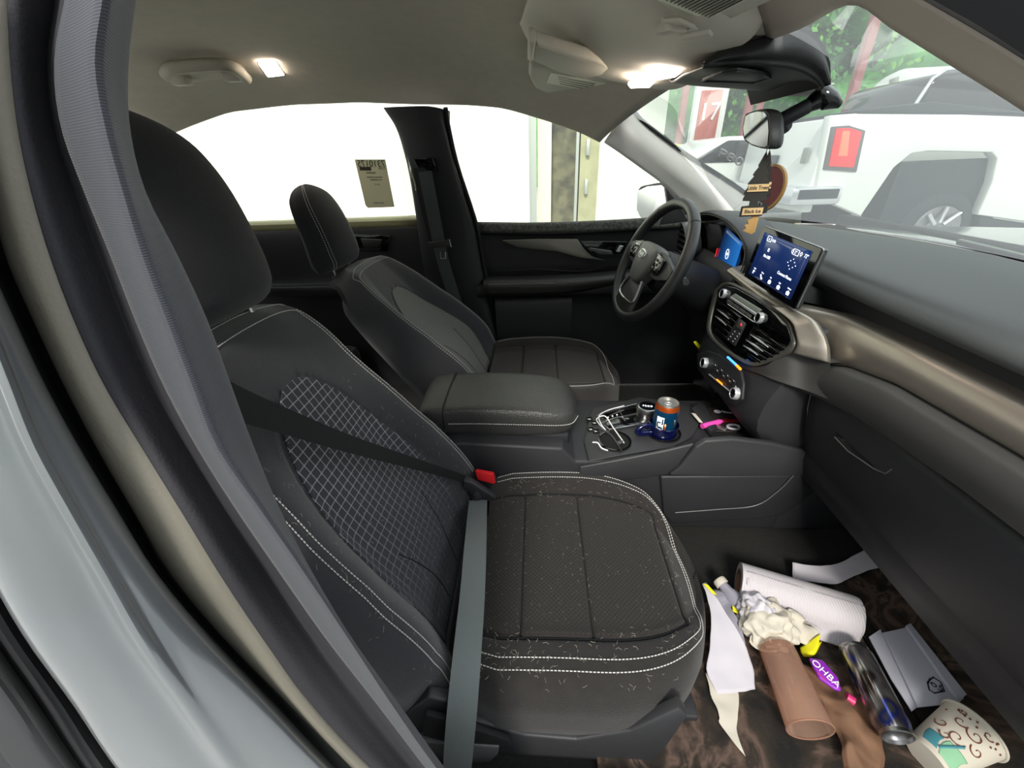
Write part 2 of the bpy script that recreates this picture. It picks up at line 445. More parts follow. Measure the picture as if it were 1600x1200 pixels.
# rubber frit edge at the driver A pillar
pts = [Yp(x, y, yy) for x, y, yy in ((1000, 143, .52), (986, 147, .545), (981, 157, .57), (1000, 185, .58), (1050, 225, .592), (1100, 258, .605), (1150, 290, .618), (1185, 318, .63))]
b = B(); b.ribbon(resample(pts, 24), V((.6, -.2, -.3)), .011, .006); tag(b.done('windshield_seal', 'rubber_edge'), 'thin black rubber edge running down the driver side of the windshield', 'seal')

# driver A pillar trim
r1 = [Yp(x, y, yy) for x, y, yy in ((986, 150, .580), (1010, 190, .590), (1060, 232, .602), (1110, 263, .615), (1160, 296, .628), (1200, 325, .64))]
r2 = [Yp(x, y, yy) for x, y, yy in ((966, 190, .580), (990, 215, .588), (1030, 248, .598), (1075, 285, .61), (1110, 312, .622), (1150, 345, .635))]
r3 = [Yp(x, y, yy) for x, y, yy in ((944, 223, .62), (965, 237, .625), (1000, 262, .635), (1035, 288, .65), (1065, 318, .665), (1095, 350, .68))]
mid = [(a+c)/2+V((-.006, -.012, .0)) for a, c in zip(r1, r3)]
b = B(); b.grid([r1, [a.lerp(m_, .5)+V((0, -.006, 0)) for a, m_ in zip(r1, r2)], r2, [a.lerp(m_, .5) for a, m_ in zip(r2, r3)], r3], nu=24, nv=12)
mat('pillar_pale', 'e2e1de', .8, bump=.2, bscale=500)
tag(b.done('pillar_trim', 'pillar_pale', thick=.015, off=1), 'brightly lit pale grey trim of the driver side windshield pillar', 'pillar trim')

# passenger A pillar trim + door seal at the top right
lo = [Yp(x, y, yy) for x, y, yy in ((1200, 62, -.10), (1255, 41, -.22), (1330, 4, -.33), (1400, 44, -.44), (1480, 93, -.51), (1600, 168, -.56), (1700, 240, -.585), (1800, 320, -.6))]
up = [Yp(x, y, yy) for x, y, yy in ((1120, -110, -.5), (1230, -100, -.585), (1330, -60, -.595), (1440, 0, -.6), (1520, 46, -.605), (1600, 95, -.61), (1700, 160, -.625), (1800, 232, -.64))]
md = [a.lerp(c, .5)+V((.0, 0, .012)) for a, c in zip(lo, up)]
b = B(); b.grid([lo, md, up], nu=30, nv=10)
mat('pillar_warm', 'b8ada0', .85, bump=.2, bscale=500)
o = b.done('pillar_trim', 'pillar_warm', thick=.004, off=0); tag(o, 'beige trim of the near windshield pillar at the top right corner', 'pillar trim')
s0 = [Yp(x, y, -.64) for x, y in ((1060, -170), (1180, -150), (1330, -80), (1445, -14), (1530, 34), (1600, 79), (1700, 144), (1800, 219))]
s1 = [p+V((.0, -.03, .03)) for p in s0]; s2 = [p+V((.0, -.06, .07)) for p in s0]
up2 = [p+V((0, 0, .002)) for p in up]
b = B(); b.grid([up2, s0, s1, s2], nu=40); tag(b.done('door_seal', 'rubber', thick=.003, off=0), 'dark rubber door seal along the top right corner', 'seal')

# ================================================================== DRIVER SIDE
# B pillar with upper belt
t = thing('pillar_trim', 'black trim of the driver side centre pillar between the two windows', 'pillar trim', (-.36, .68, .34))
def row(pts): return [Yp(*p) for p in pts]
Lp = row([(600, 168, .62), (622, 205, .635), (640, 270, .66), (652, 343, .69), (664, 420, .70), (685, 480, .70), (720, 570, .69), (735, 650, .69)])
Mp = row([(640, 166, .585), (655, 200, .60), (675, 270, .63), (690, 343, .66), (705, 420, .67), (728, 480, .67), (755, 570, .67), (775, 650, .67)])
Np = row([(672, 166, .585), (690, 200, .60), (708, 270, .63), (728, 343, .66), (742, 420, .67), (765, 500, .67), (790, 560, .67), (830, 650, .67)])
Rp = row([(699, 172, .62), (700, 205, .64), (715, 270, .665), (744, 349, .70), (758, 420, .71), (775, 500, .71), (802, 558, .70), (845, 650, .70)])
b = B(); b.grid([[p+V((0, .05, 0)) for p in Lp], Lp, Mp, Np, Rp, [p+V((0, .05, 0)) for p in Rp]], nu=40, nv=24); b.done('pillar_cover', 'black_plastic', t)
b = B(); bx = [Yp(648, 248, .618), Yp(678, 246, .618), Yp(686, 268, .63), Yp(654, 262, .63)]; b.prism(bx, (0, -.02, 0), bev=.004); b.done('belt_guide', 'piano', t)
b = B(); q = row([(655, 262, .61), (662, 300, .62), (672, 345, .632), (682, 385, .64)]); b.ribbon(resample(q, 10), V((1, 0, 0)), .046, .002); b.done('slot_belt', 'webbing_dark', t)
bpy.data.objects['slot_belt'].name = 'belt_slot'
t = thing('seat_belt', 'black driver seat belt hanging down the centre pillar with its latch tongue', 'seat belt', (-.36, .63, 1.0))
q = row([(664, 268, .60), (672, 310, .61), (682, 360, .625), (690, 400, .63), (705, 450, .64), (728, 520, .645), (745, 590, .64)])
b = B(); b.ribbon(resample(q, 24), V((1, 0, 0)), .048, .003); b.done('webbing', 'webbing', t)
b = B(); b.prism([Yp(670, 378, .61), Yp(703, 374, .61), Yp(705, 384, .61), Yp(672, 388, .61)], (0, -.01, 0), bev=.002); b.done('tongue', 'dark_plastic', t)
b = B(); b.tube([Yp(702, 374, .598), Yp(705, 386, .598)], .002); b.done('tongue_edge', 'satin', t)
b = B(); b.tube([Yp(688, 394, .6), Yp(689, 404, .6), Yp(696, 404, .6), Yp(696, 394, .6)], .0022, n=6); b.done('tongue_metal', 'satin', t)
# door opening seal in front of the B pillar
b = B(); q = [Yp(x, y, yy-.0) for x, y, yy in ((696, 168, .612), (700, 195, .625), (715, 260, .65), (744, 350, .685), (757, 420, .695), (775, 500, .695), (800, 557, .69), (840, 640, .69))]
b.tube(resample(q, 30), .008, n=8); tag(b.done('door_seal', 'rubber_edge'), 'black rubber seal along the front edge of the driver side centre pillar', 'seal')

# front door (driver)
t = thing('car_door', 'dark driver door inside with armrest and grey trim blade, below the front window', 'car door', (.2, .74, .5))
def doorgrid(xs, zy, jit=0):
    return [[V((x, y, z)) for z, y in zy] for x in xs]
zt = lambda x: interp([(-.26, 1.067), (.1, 1.053), (.75, 1.07)], x)
rows = []
for x in (-.25, -.1, .05, .25, .45, .62, .72):
    T = zt(x); rows.append([V((x, .78, T-.02)), V((x, .755, T)), V((x, .715, T-.002)), V((x, .70, T-.03)), V((x, .715, T-.05)), V((x, .72, .90)), V((x, .725, .84)), V((x, .66, .835)), V((x, .655, .79)), V((x, .70, .77)), V((x, .70, .6)), V((x, .69, .45)), V((x, .71, .34))])
b = B(); b.grid(rows, nu=70, nv=30); b.done('door_panel', 'black_plastic', t)
# pale speckled top rail
b = B(); b.grid([[V((x, .752, zt(x)+.002)), V((x, .716, zt(x)+.002)), V((x, .698, zt(x)-.028))] for x in (-.25, 0, .25, .5, .72)], nu=8, nv=20); b.done('window_sill', 'sill_speckle', t, thick=.003, off=0)
b = B(); b.prism(row([(785, 375, .695), (840, 373, .695), (902, 373, .695), (912, 388, .695), (925, 400, .695), (945, 406, .695), (905, 402, .695), (870, 392, .695), (810, 386, .695)]), (0, -.012, 0), bev=.002); b.done('trim_blade', 'grey_metal', t)
b = B(); b.prism(row([(905, 376, .69), (980, 377, .69), (972, 396, .69), (925, 396, .69)]), (0, -.006, 0), bev=.002); hp = b.done('handle_recess', 'piano', t)
b = B(); b.prism(row([(920, 386, .68), (955, 391, .68), (957, 397, .68), (935, 397, .68)]), (0, -.014, 0), bev=.003); b.done('inner_handle', 'grey_plastic', t)
b = B(); b.prism(row([(968, 383, .68), (974, 384, .68), (968, 394, .68), (962, 393, .68)]), (0, -.006, 0), bev=.001); b.done('window_switch', 'chrome', t)
b = B(); b.grid([[V((-.22, .71, .86)), V((-.22, .65, .86)), V((-.22, .63, .84)), V((-.22, .64, .80))], [V((.06, .71, .86)), V((.06, .645, .86)), V((.06, .625, .84)), V((.06, .64, .80))], [V((.3, .71, .87)), V((.3, .66, .87)), V((.3, .64, .85)), V((.3, .66, .82))], [V((.5, .71, .89)), V((.5, .67, .89)), V((.5, .655, .87)), V((.5, .67, .84))]], nu=10, nv=24)
b.done('armrest', 'leather', t, thick=.004, off=0)
b = B(); b.tube([V((-.2, .632, .848)), V((.07, .622, .848)), V((.075, .63, .865))], .0022); b.done('armrest_edge', 'satin', t)
b = B()
for k in range(5): b.tube(resample([V((-.19+.01*k, .724, .99-.028*k)), V((.0, .722, .985-.026*k)), V((.2, .722, .99-.03*k)), V((.33, .722, 1.0-.022*k))], 14), .0022, n=5)
b.done('quilt_lines', 'black_plastic', t)
b = B(); b.grid([[V((x, .70, .78)), V((x, .66, .76)), V((x, .655, .60)), V((x, .67, .47)), V((x, .70, .44))] for x in (-.18, -.05, .1, .14)], nu=16, nv=14); b.done('map_pocket', 'black_plastic', t)
b = B(); b.box((-.1, .699, .775), (.07, .004, .014)); b.done('reflector', 'red_dark', t)
gl = B(); gw = [Yp(x, y, .64) for x, y in ((715, 175), (735, 165), (780, 168), (830, 181), (900, 204), (960, 234), (1035, 287))]
gl.grid([gw, [V((p.x+.0, .745, zt(p.x))) for p in gw]], nu=20, nv=4); gl.done('window_glass', 'glass', t)
# side mirror outside
t = thing('side_mirror', 'driver side mirror outside the window with bright round cornered glass', 'mirror', (.62, .92, 1.05))
mc = [Yp(x, y, .85) for x, y in ((997, 298), (1012, 291), (1034, 289), (1043, 297), (1044, 315), (1035, 333), (1022, 343), (1005, 341), (996, 328))]
b = B(); b.prism([p+V((-.006, -.014, 0)) for p in mc], (.002, .004, 0)); b.done('mirror_glass', 'reflected_white', t)  # blown-out reflection painted in as plain matte white
cm = sum(mc, V())/len(mc)
b = B(); b.grid([[cm+(p-cm)*1.1+V((.008, 0, 0)) for p in mc], [cm+(p-cm)*1.12+V((.05, .02, 0)) for p in mc], [cm+(p-cm)*.8+V((.1, .03, .0)) for p in mc], [cm+(p-cm)*.2+V((.12, .03, .0)) for p in mc]], nu=30, nv=10, closed=True, capends=True); b.done('mirror_housing', 'black_plastic', t)
b = B(); b.tube([cm+V((.06, 0, -.02)), V((.70, .76, 1.06))], .022); b.done('mirror_arm', 'black_plastic', t)
# black sail triangle of the door in front of the window
b = B(); b.prism([Yp(1040, 292, .70), Yp(1062, 318, .70), Yp(1075, 345, .70), Yp(1030, 352, .70), Yp(1044, 318, .70)], (0, .03, 0), bev=.003); tag(b.done('mirror_sail', 'black_plastic'), 'small black triangular cover at the front corner of the driver window', 'window cover')

# rear door (driver side)
t = thing('car_door', 'dark rear door inside with a pale sill, seen behind the driver headrest', 'car door', (-.9, .75, .5))
rows = []
for x in (-1.7, -1.3, -1.0, -.8, -.6, -.47):
    rows.append([V((x, .79, 1.075)), V((x, .775, 1.092)), V((x, .735, 1.07)), V((x, .72, 1.03)), V((x, .715, .86)), V((x, .68, .84)), V((x, .68, .8)), V((x, .71, .75)), V((x, .71, .34))])
b = B(); b.grid(rows, nu=50, nv=20); b.done('door_panel', 'black_plastic', t)
mat('sill_cream', '8b8764', .6)
b = B(); b.grid([[V((x, .785, 1.097)), V((x, .733, 1.09)), V((x, .730, 1.062))] for x in (-1.7, -1.2, -.8, -.47)], nu=6, nv=8); b.done('window_sill', 'sill_cream', t, thick=.003, off=0)
b = B(); b.prism(row([(545, 365, .714), (610, 368, .714), (605, 392, .714), (560, 392, .714), (545, 382, .714)]), (0, -.006, 0), bev=.002); b.done('handle_recess', 'piano', t)
b = B(); b.prism(row([(565, 372, .70), (598, 374, .70), (594, 386, .70), (570, 386, .70)]), (0, -.012, 0), bev=.003); b.done('inner_handle', 'dark_plastic', t)
gw = [Yp(x, y, .645) for x, y in ((318, 215), (322, 190), (360, 175), (450, 164), (560, 160), (600, 172), (625, 210), (650, 290))]
gb = [V((x, .765, 1.092)) for x in (-1.32, -1.26, -1.15, -.95, -.75, -.66, -.58, -.5)]
b = B(); b.grid([gw, gb], nu=24, nv=4); b.done('window_glass', 'glass', t)
# window sticker (read mirrored from inside)
ys = lambda x, y: Yp(x, y, .70)
t = thing('window_sticker', 'translucent lot sticker with mirrored number on the rear door window', 'sticker', ys(590, 290))
sq = [ys(554, 249), ys(602, 249), ys(616.5, 323.5), ys(575, 325), ys(571, 321)]
b = B(); b.prism(sq, (0, .001, 0)); b.done('film', 'sticker', t)
xd = (ys(602, 249)-ys(554, 249)).normalized()*-1
mat('sticker_ink', '3c3a2c', .8)
def mtext(body, px, py, size):
    o_ = text('sticker_print', body, ys(px, py)+V((0, -.0015, 0)), -xd, (ys(554, 249)-ys(572, 322)).normalized(), size, 'sticker_ink', t, ext=.0002)
    c = ys(px, py)
    for v in o_.data.vertices:      # mirrored, because it is read from behind
        d = v.co-c; v.co = c + d - (-xd)*(2*d.dot(-xd))
    return o_
mtext('7310175', 580, 256, .030); mtext('7 CN', 597, 263, .011)
mtext('ARIZONA', 580, 270, .008); mtext('MOTORS ES EMISSION', 585, 277, .006); mtext('NO. PASSENGER', 588, 281, .006); mtext('CAL 3 8', 590, 288, .006); mtext('SAFETY CHECK', 592, 317, .006)
b = B()
for k in range(11): b.box(ys(563+k*1.6, 263.5)+V((0, -.001, 0)), (.0035 if k % 3 else .005, .0006, .012))
b.done('bar_code', 'sticker_ink', t)
# grab handle and rear lamp in the headliner
t = thing('grab_handle', 'folded beige grey grab handle on the headliner above the rear window', 'grab handle', CE(320, 110))
hz = [CE(x, y, .018) for x, y in ((258, 118), (266, 108), (290, 104), (330, 101), (356, 102), (372, 110), (386, 124))]
b = B(); b.tube(resample(hz, 24), [.015]*24, n=10, flat=.8); b.done('grip', 'headliner', t)
for (x, y) in ((283, 125), (364, 119)):
    b = B(); b.box(CE(x, y, .010), (.05, .03, .026), bev=.006); b.done('mount', 'console_beige', t)
b = B(); pp = [CE(x, y, .004) for x, y in ((247, 112), (262, 100), (300, 95), (352, 95), (378, 103), (390, 120), (380, 130), (350, 124), (280, 132), (258, 128))]; b.prism(pp, (0, .004, .012), bev=.003); b.done('recess', 'headliner', t)
t = thing('reading_lamp', 'small glowing square lamp in the headliner above the rear window', 'lamp', CE(425, 110))
b = B(); b.prism([CE(x, y, .004) for x, y in ((402, 99), (432, 97), (447, 119), (418, 123))], (0, .004, .012), bev=.003); b.done('bezel', 'console_beige', t)
b = B(); b.prism([CE(x, y, .009) for x, y in ((404, 101), (431, 99), (444, 118), (419, 121))], (0, .001, .004), bev=.001); b.done('lens', 'lamp', t)

# rear bench, mostly behind the front seats
t = thing('rear_seat', 'black rear bench seat glimpsed behind the front seats', 'seat', (-1.1, 0, .34))
b = B(); b.box((-1.35, 0, .82), (.16, 1.3, .72), rot=(0, R(-16), 0), bev=.04); b.done('backrest', 'fabric_dark', t)
b = B(); b.box((-1.05, 0, .48), (.52, 1.3, .24), bev=.05); b.done('cushion', 'fabric_dark', t)

# ================================================================== OVERHEAD CONSOLE, VISORS, LAMPS
t = thing('overhead_console', 'smooth beige overhead console between the visors with two map lamps', 'overhead console', (.15, 0, 1.45))
E0 = [(812, 35, 1.525), (826, 62, 1.515), (845, 80, 1.495), (895, 104, 1.465), (945, 122, 1.445), (1000, 133, 1.428), (1050, 138, 1.42), (1095, 120, 1.425)]
e1 = [Zp(*p) for p in E0]
e0 = [p+V((.0, .02, .045)) for p in e1]
e2 = [Zp(*p) for p in ((822, 5, 1.515), (850, 38, 1.50), (880, 60, 1.482), (930, 85, 1.455), (985, 105, 1.435), (1030, 118, 1.422), (1080, 120, 1.418), (1110, 100, 1.425))]
e3 = [Zp(*p) for p in ((850, -80, 1.505), (890, -60, 1.49), (940, -45, 1.47), (1000, -25, 1.45), (1060, 0, 1.435), (1110, 20, 1.425), (1150, 40, 1.425), (1180, 50, 1.43))]
e4 = [p+V((0, -.06, .05)) for p in e3]
b = B(); b.grid([e0, e1, e2, [a.lerp(c, .5) for a, c in zip(e2, e3)], e3, e4], nu=40, nv=36); b.done('housing', 'console_beige', t, thick=.004, off=0)
for nm, q in (('map_lamp', [(1013, 119, 1.412), (1030, 113, 1.412), (1065, 113, 1.412), (1055, 121, 1.412), (1030, 125, 1.412), (1013, 124, 1.412)]), ('map_lamp', [(981, 133, 1.412), (1000, 129, 1.412), (1022, 130, 1.412), (1015, 137, 1.412), (985, 138, 1.412)])):
    b = B(); b.prism([Zp(*p) for p in q], (0, 0, .006), bev=.001); b.done(nm, 'lamp_map', t)
t = thing('sun_visor', 'folded beige driver sun visor with a pale warning label, beyond the overhead console', 'sun visor', Zp(900, 120, 1.45))
b = B(); b.prism([Zp(x, y, 1.45) for x, y in ((829, 100), (900, 112), (985, 130), (980, 142), (955, 142), (936, 153), (905, 149), (893, 156), (868, 152), (836, 138), (826, 118))], (0, 0, .02), bev=.006, seg=3); b.done('visor_board', 'visor', t)
b = B(); b.prism([Zp(x, y, 1.449) for x, y in ((861, 115), (948, 131), (934, 145), (855, 130))], (0, 0, .003)); lb = b.done('warning_label', 'label_pale', t)
b = B()
for k in range(4): b.prism([Zp(x, y, 1.4485) for x, y in ((872+k*1, 120+k*3.5), (930-k*2, 131+k*3), (929-k*2, 132.4+k*3), (872+k*1, 121.2+k*3.5))], (0, 0, .0006))
b.done('label_lines', 'grey_metal', lb)
b = B(); b.prism([Zp(x, y, 1.442) for x, y in ((838, 68), (845, 72), (935, 98), (965, 112), (912, 124), (868, 112), (832, 96))], (0, 0, .02), bev=.005); b.done('mirror_flap', 'visor', t)
b = B(); b.prism([Zp(x, y, 1.438) for x, y in ((826, 66), (838, 68), (833, 97), (824, 95))], (0, 0, .02), bev=.004); b.done('pivot', 'console_beige', t)
t = thing('sun_visor', 'folded beige passenger sun visor with a lined pale label at the top edge', 'sun visor', Zp(1110, 10, 1.43))
b = B(); b.prism([Zp(x, y, 1.425) for x, y in ((985, -40), (1010, -5), (1048, 22), (1112, 46), (1222, -4), (1290, -60), (1200, -130), (1050, -110))], (0, 0, .022), bev=.007, seg=3); b.done('visor_board', 'visor', t)
b = B(); b.prism([Zp(x, y, 1.4235) for x, y in ((1012, -6), (1104, 31), (1185, -10), (1100, -50))], (0, 0, .003)); lb = b.done('warning_label', 'label_pale', t)
b = B()
for k in range(16):
    f = k/15; a0 = Zp(1104, 31, 1.4225).lerp(Zp(1012, -6, 1.4225), .04+.92*f); c0 = Zp(1185, -10, 1.4225).lerp(Zp(1100, -50, 1.4225), .04+.92*f)
    b.tube([a0.lerp(c0, .08), a0.lerp(c0, .92)], .0009, n=4)
b.done('label_lines', 'grey_metal', lb)
b = B(); b.box(Zp(1058, 42, 1.424), (.05, .03, .012), rot=(0, 0, R(-38)), bev=.004); b.tube([Zp(x, y, 1.415) for x, y in ((1036, 32), (1060, 30), (1082, 40), (1074, 46), (1050, 44), (1036, 32))], .003, n=6); b.box(Zp(1088, 52, 1.42), (.04, .03, .012), rot=(0, 0, R(-30)), bev=.004); b.done('visor_clip', 'console_beige', t)

# camera pod on the windshield
t = thing('sensor_cover', 'black plastic cover of the windshield sensors above the mirror', 'cover', Yp(1200, 90, 0))
tp_ = [Yp(x, y, -.12) for x, y in ((1097, 103), (1125, 79), (1157, 70), (1200, 56), (1245, 39), (1272, 55), (1287, 82), (1294, 118))]
cr_ = [Yp(x, y, -.115) for x, y in ((1098, 105), (1120, 103), (1150, 101), (1190, 100), (1232, 104), (1258, 112), (1276, 124), (1286, 138))]
fr_ = [Yp(x, y, .09) for x, y in ((1047, 125), (1078, 130), (1110, 133), (1150, 136), (1190, 140), (1228, 147), (1258, 147), (1278, 143))]
ft_ = [p+V((0, .02, .06)) for p in fr_]
b = B(); b.grid([tp_, [a.lerp(c, .6)+V((0, -.012, .0)) for a, c in zip(tp_, cr_)], [p+V((0, -.003, .006)) for p in cr_], cr_, [a.lerp(c, .04) for a, c in zip(cr_, fr_)], [a.lerp(c, .5) for a, c in zip(cr_, fr_)], fr_, ft_], nu=40, nv=40); b.done('shell', 'dark_plastic', t, thick=.004, off=0)
pr = [Yp(x, y, -.125) for x, y in ((1240, 36), (1253, 40), (1275, 52), (1290, 72), (1298, 98), (1299, 132), (1294, 134), (1288, 100), (1278, 74), (1262, 56), (1243, 45))]
b = B(); b.prism(pr, (0, .27, 0), bev=.001); b.done('rim', 'rubber_edge', t)
gz = (cr_[3].z+fr_[4].z)/2-.004
b = B(); gp_ = [Zp(x, y, gz) for x, y in ((1097, 126), (1128, 114), (1151, 110), (1193, 115), (1205, 122), (1177, 129))]; b.prism(gp_, (0, 0, .004), bev=.001); b.done('grille', 'black_plastic', t)
b = B(); b.tube([p+V((0, 0, -.001)) for p in gp_], .0012, n=6, closed=True); b.done('grille_rim', 'dark_plastic', t)

# rear view mirror
t = thing('rear_view_mirror', 'rear view mirror with black housing on a short arm below the sensor cover', 'mirror', Yp(1200, 200, .0))
A_, B_, = Xp(1164, 200, .46), Xp(1203, 204, .42)
mf = [(1166, 180), (1172, 176), (1185, 172), (1197, 173), (1203, 180), (1205, 205), (1203, 229), (1198, 232), (1189, 231), (1175, 226), (1164, 217), (1162, 200)]
def mxp(x, y): return Xp(x, y, .46-.04*(x-1164)/39)
mg = [mxp(*p) for p in mf]; cm = sum(mg, V())/len(mg)
b = B(); b.prism([cm+(p-cm)*.93+V((-.003, 0, 0)) for p in mg], (.004, 0, 0)); b.done('mirror_glass', 'mirror_glass', t)
b = B(); b.grid([[cm+(p-cm)*.95 for p in mg], [cm+(p-cm)*1.0+V((-.002, 0, 0)) for p in mg], [cm+(p-cm)*1.04+V((.008, 0, 0)) for p in mg], [cm+(p-cm)*1.0+V((.018, -.003, 0)) for p in mg], [cm+(p-cm)*.75+V((.027, -.003, 0)) for p in mg], [cm+(p-cm)*.2+V((.030, -.003, 0)) for p in mg]], nu=40, nv=16, closed=True, capends=True); b.done('housing', 'dark_plastic', t)
b = B(); b.tube([cm+V((.04, -.02, 0)), Yp(1222, 187, -.02), Yp(1262, 166, -.02)], [.014, .014, .013], n=12); b.done('arm', 'black_plastic', t)
b = B(); b.tube([Yp(1262, 166, -.02), Yp(1275, 158, -.02), Yp(1285, 148, -.02), Yp(1296, 157, -.03), Yp(1312, 163, -.03)], [.012, .017, .02, .017, .007], n=12); b.done('mount', 'piano', t)

# things hanging from the mirror
def xh(x, y, yy): return Yp(x, y, yy)
def tree_outline(c, hgt, tilt):
    pts = [(0, 1.0)]; r = []
    lv = [(0.93, .05), (.86, .09), (.80, .13), (.78, .10), (.70, .19), (.66, .22), (.64, .17), (.56, .27), (.52, .30), (.50, .24), (.42, .33), (.37, .36), (.35, .30), (.30, .34), (.26, .34), (.25, .12), (.18, .12), (.17, .33), (0, .33)]
    return [(0.0, 1.0)]+[(w_, h_) for h_, w_ in lv]+[(-w_, h_) for h_, w_ in reversed(lv)]
def freshener(top, foot, wdir, label, m, scale, texts=None, group=None):
    up_ = (top-foot); H = up_.length; up_.normalize(); wd = V(wdir).normalized(); wd = (wd-up_*wd.dot(up_)).normalized()
    t = thing('air_freshener', label, 'air freshener', foot, group)
    nn = wd.cross(up_)
    pl = [foot+up_*h_*H+wd*w_*H*scale for w_, h_ in tree_outline(None, 1, 0)]
    b = B(); b.prism(pl, nn*.0022); b.done('card', m, t)
    b = B(); b.tube([top, top+up_*.02+V((.004, 0, 0))], .0008, n=5); b.done('string', 'thread', t)
    if nn.y > 0: nn = -nn; off = 0
    f0 = foot-(V((0, 0, 0)))
    for (h_, hw, hh, body, sz) in texts or ():
        c = foot+up_*H*h_+nn*.0035
        q = [c-wd*hw-up_*hh, c+wd*hw-up_*hh, c+wd*hw+up_*hh, c-wd*hw+up_*hh]
        b = B(); b.prism(q, nn*.0006); lbp = b.done('name_label', 'label_peach', t)
        text('lettering', body, c+nn*.001, wd, up_, sz, 'black_ink', lbp, ext=.0003)
    return t
freshener(Yp(1197, 237, -.06), Yp(1172, 338, -.06), (1, .12, 0), 'dark brown pine tree air freshener with peach name labels, nearest of those under the mirror', 'tree_card', .62, [(.46, .021, .0065, 'Little Trees', .0095), (.085, .021, .0065, 'Black Ice', .0095)])
freshener(Yp(1202, 236, -.03), Yp(1184, 335, -.03), (1, .5, 0), 'black pine tree air freshener hanging behind the front one under the mirror', 'tree_card2', .62, [(.46, .018, .006, 'Little Trees', .008)])
t = thing('hanging_medallion', 'round maroon medallion with gold rim hanging behind the tree air fresheners', 'ornament', Yp(1205, 295, .01))
cc = Yp(1199, 294, .02)
b = B(); b.lathe([(0, -.002), (.043, -.002), (.043, .002), (0, .002)], cc, axis=(-.95, -.28, .1), n=36); b.done('disc', 'maroon', t)
b = B(); b.lathe([(.041, -.003), (.0455, -.003), (.0455, .003), (.041, .003), (.041, -.003)], cc, axis=(-.95, -.28, .1), n=36); b.done('rim', 'gold', t)
b = B(); b.tube([cc+V((0, 0, .04)), Yp(1203, 236, .0)], .0008, n=5); b.done('string', 'thread', t)
t = thing('key_charm', 'gold jagged key shaped charm dangling below the air fresheners', 'charm', Yp(1172, 350, -.05))
kp = [(1180, 322), (1186, 326), (1184, 340), (1178, 362), (1172, 366), (1160, 361), (1164, 357), (1162, 352), (1168, 350), (1166, 344), (1172, 342)]
b = B(); b.prism([Yp(x, y, -.055) for x, y in kp], (.001, -.003, 0), bev=.0005); b.done('blade', 'charm_tan', t)
b = B(); b.tube([Yp(x, y, -.054) for x, y in ((1182, 325), (1186, 315), (1190, 318), (1186, 328))], .0015, n=6); b.done('ring', 'satin', t)

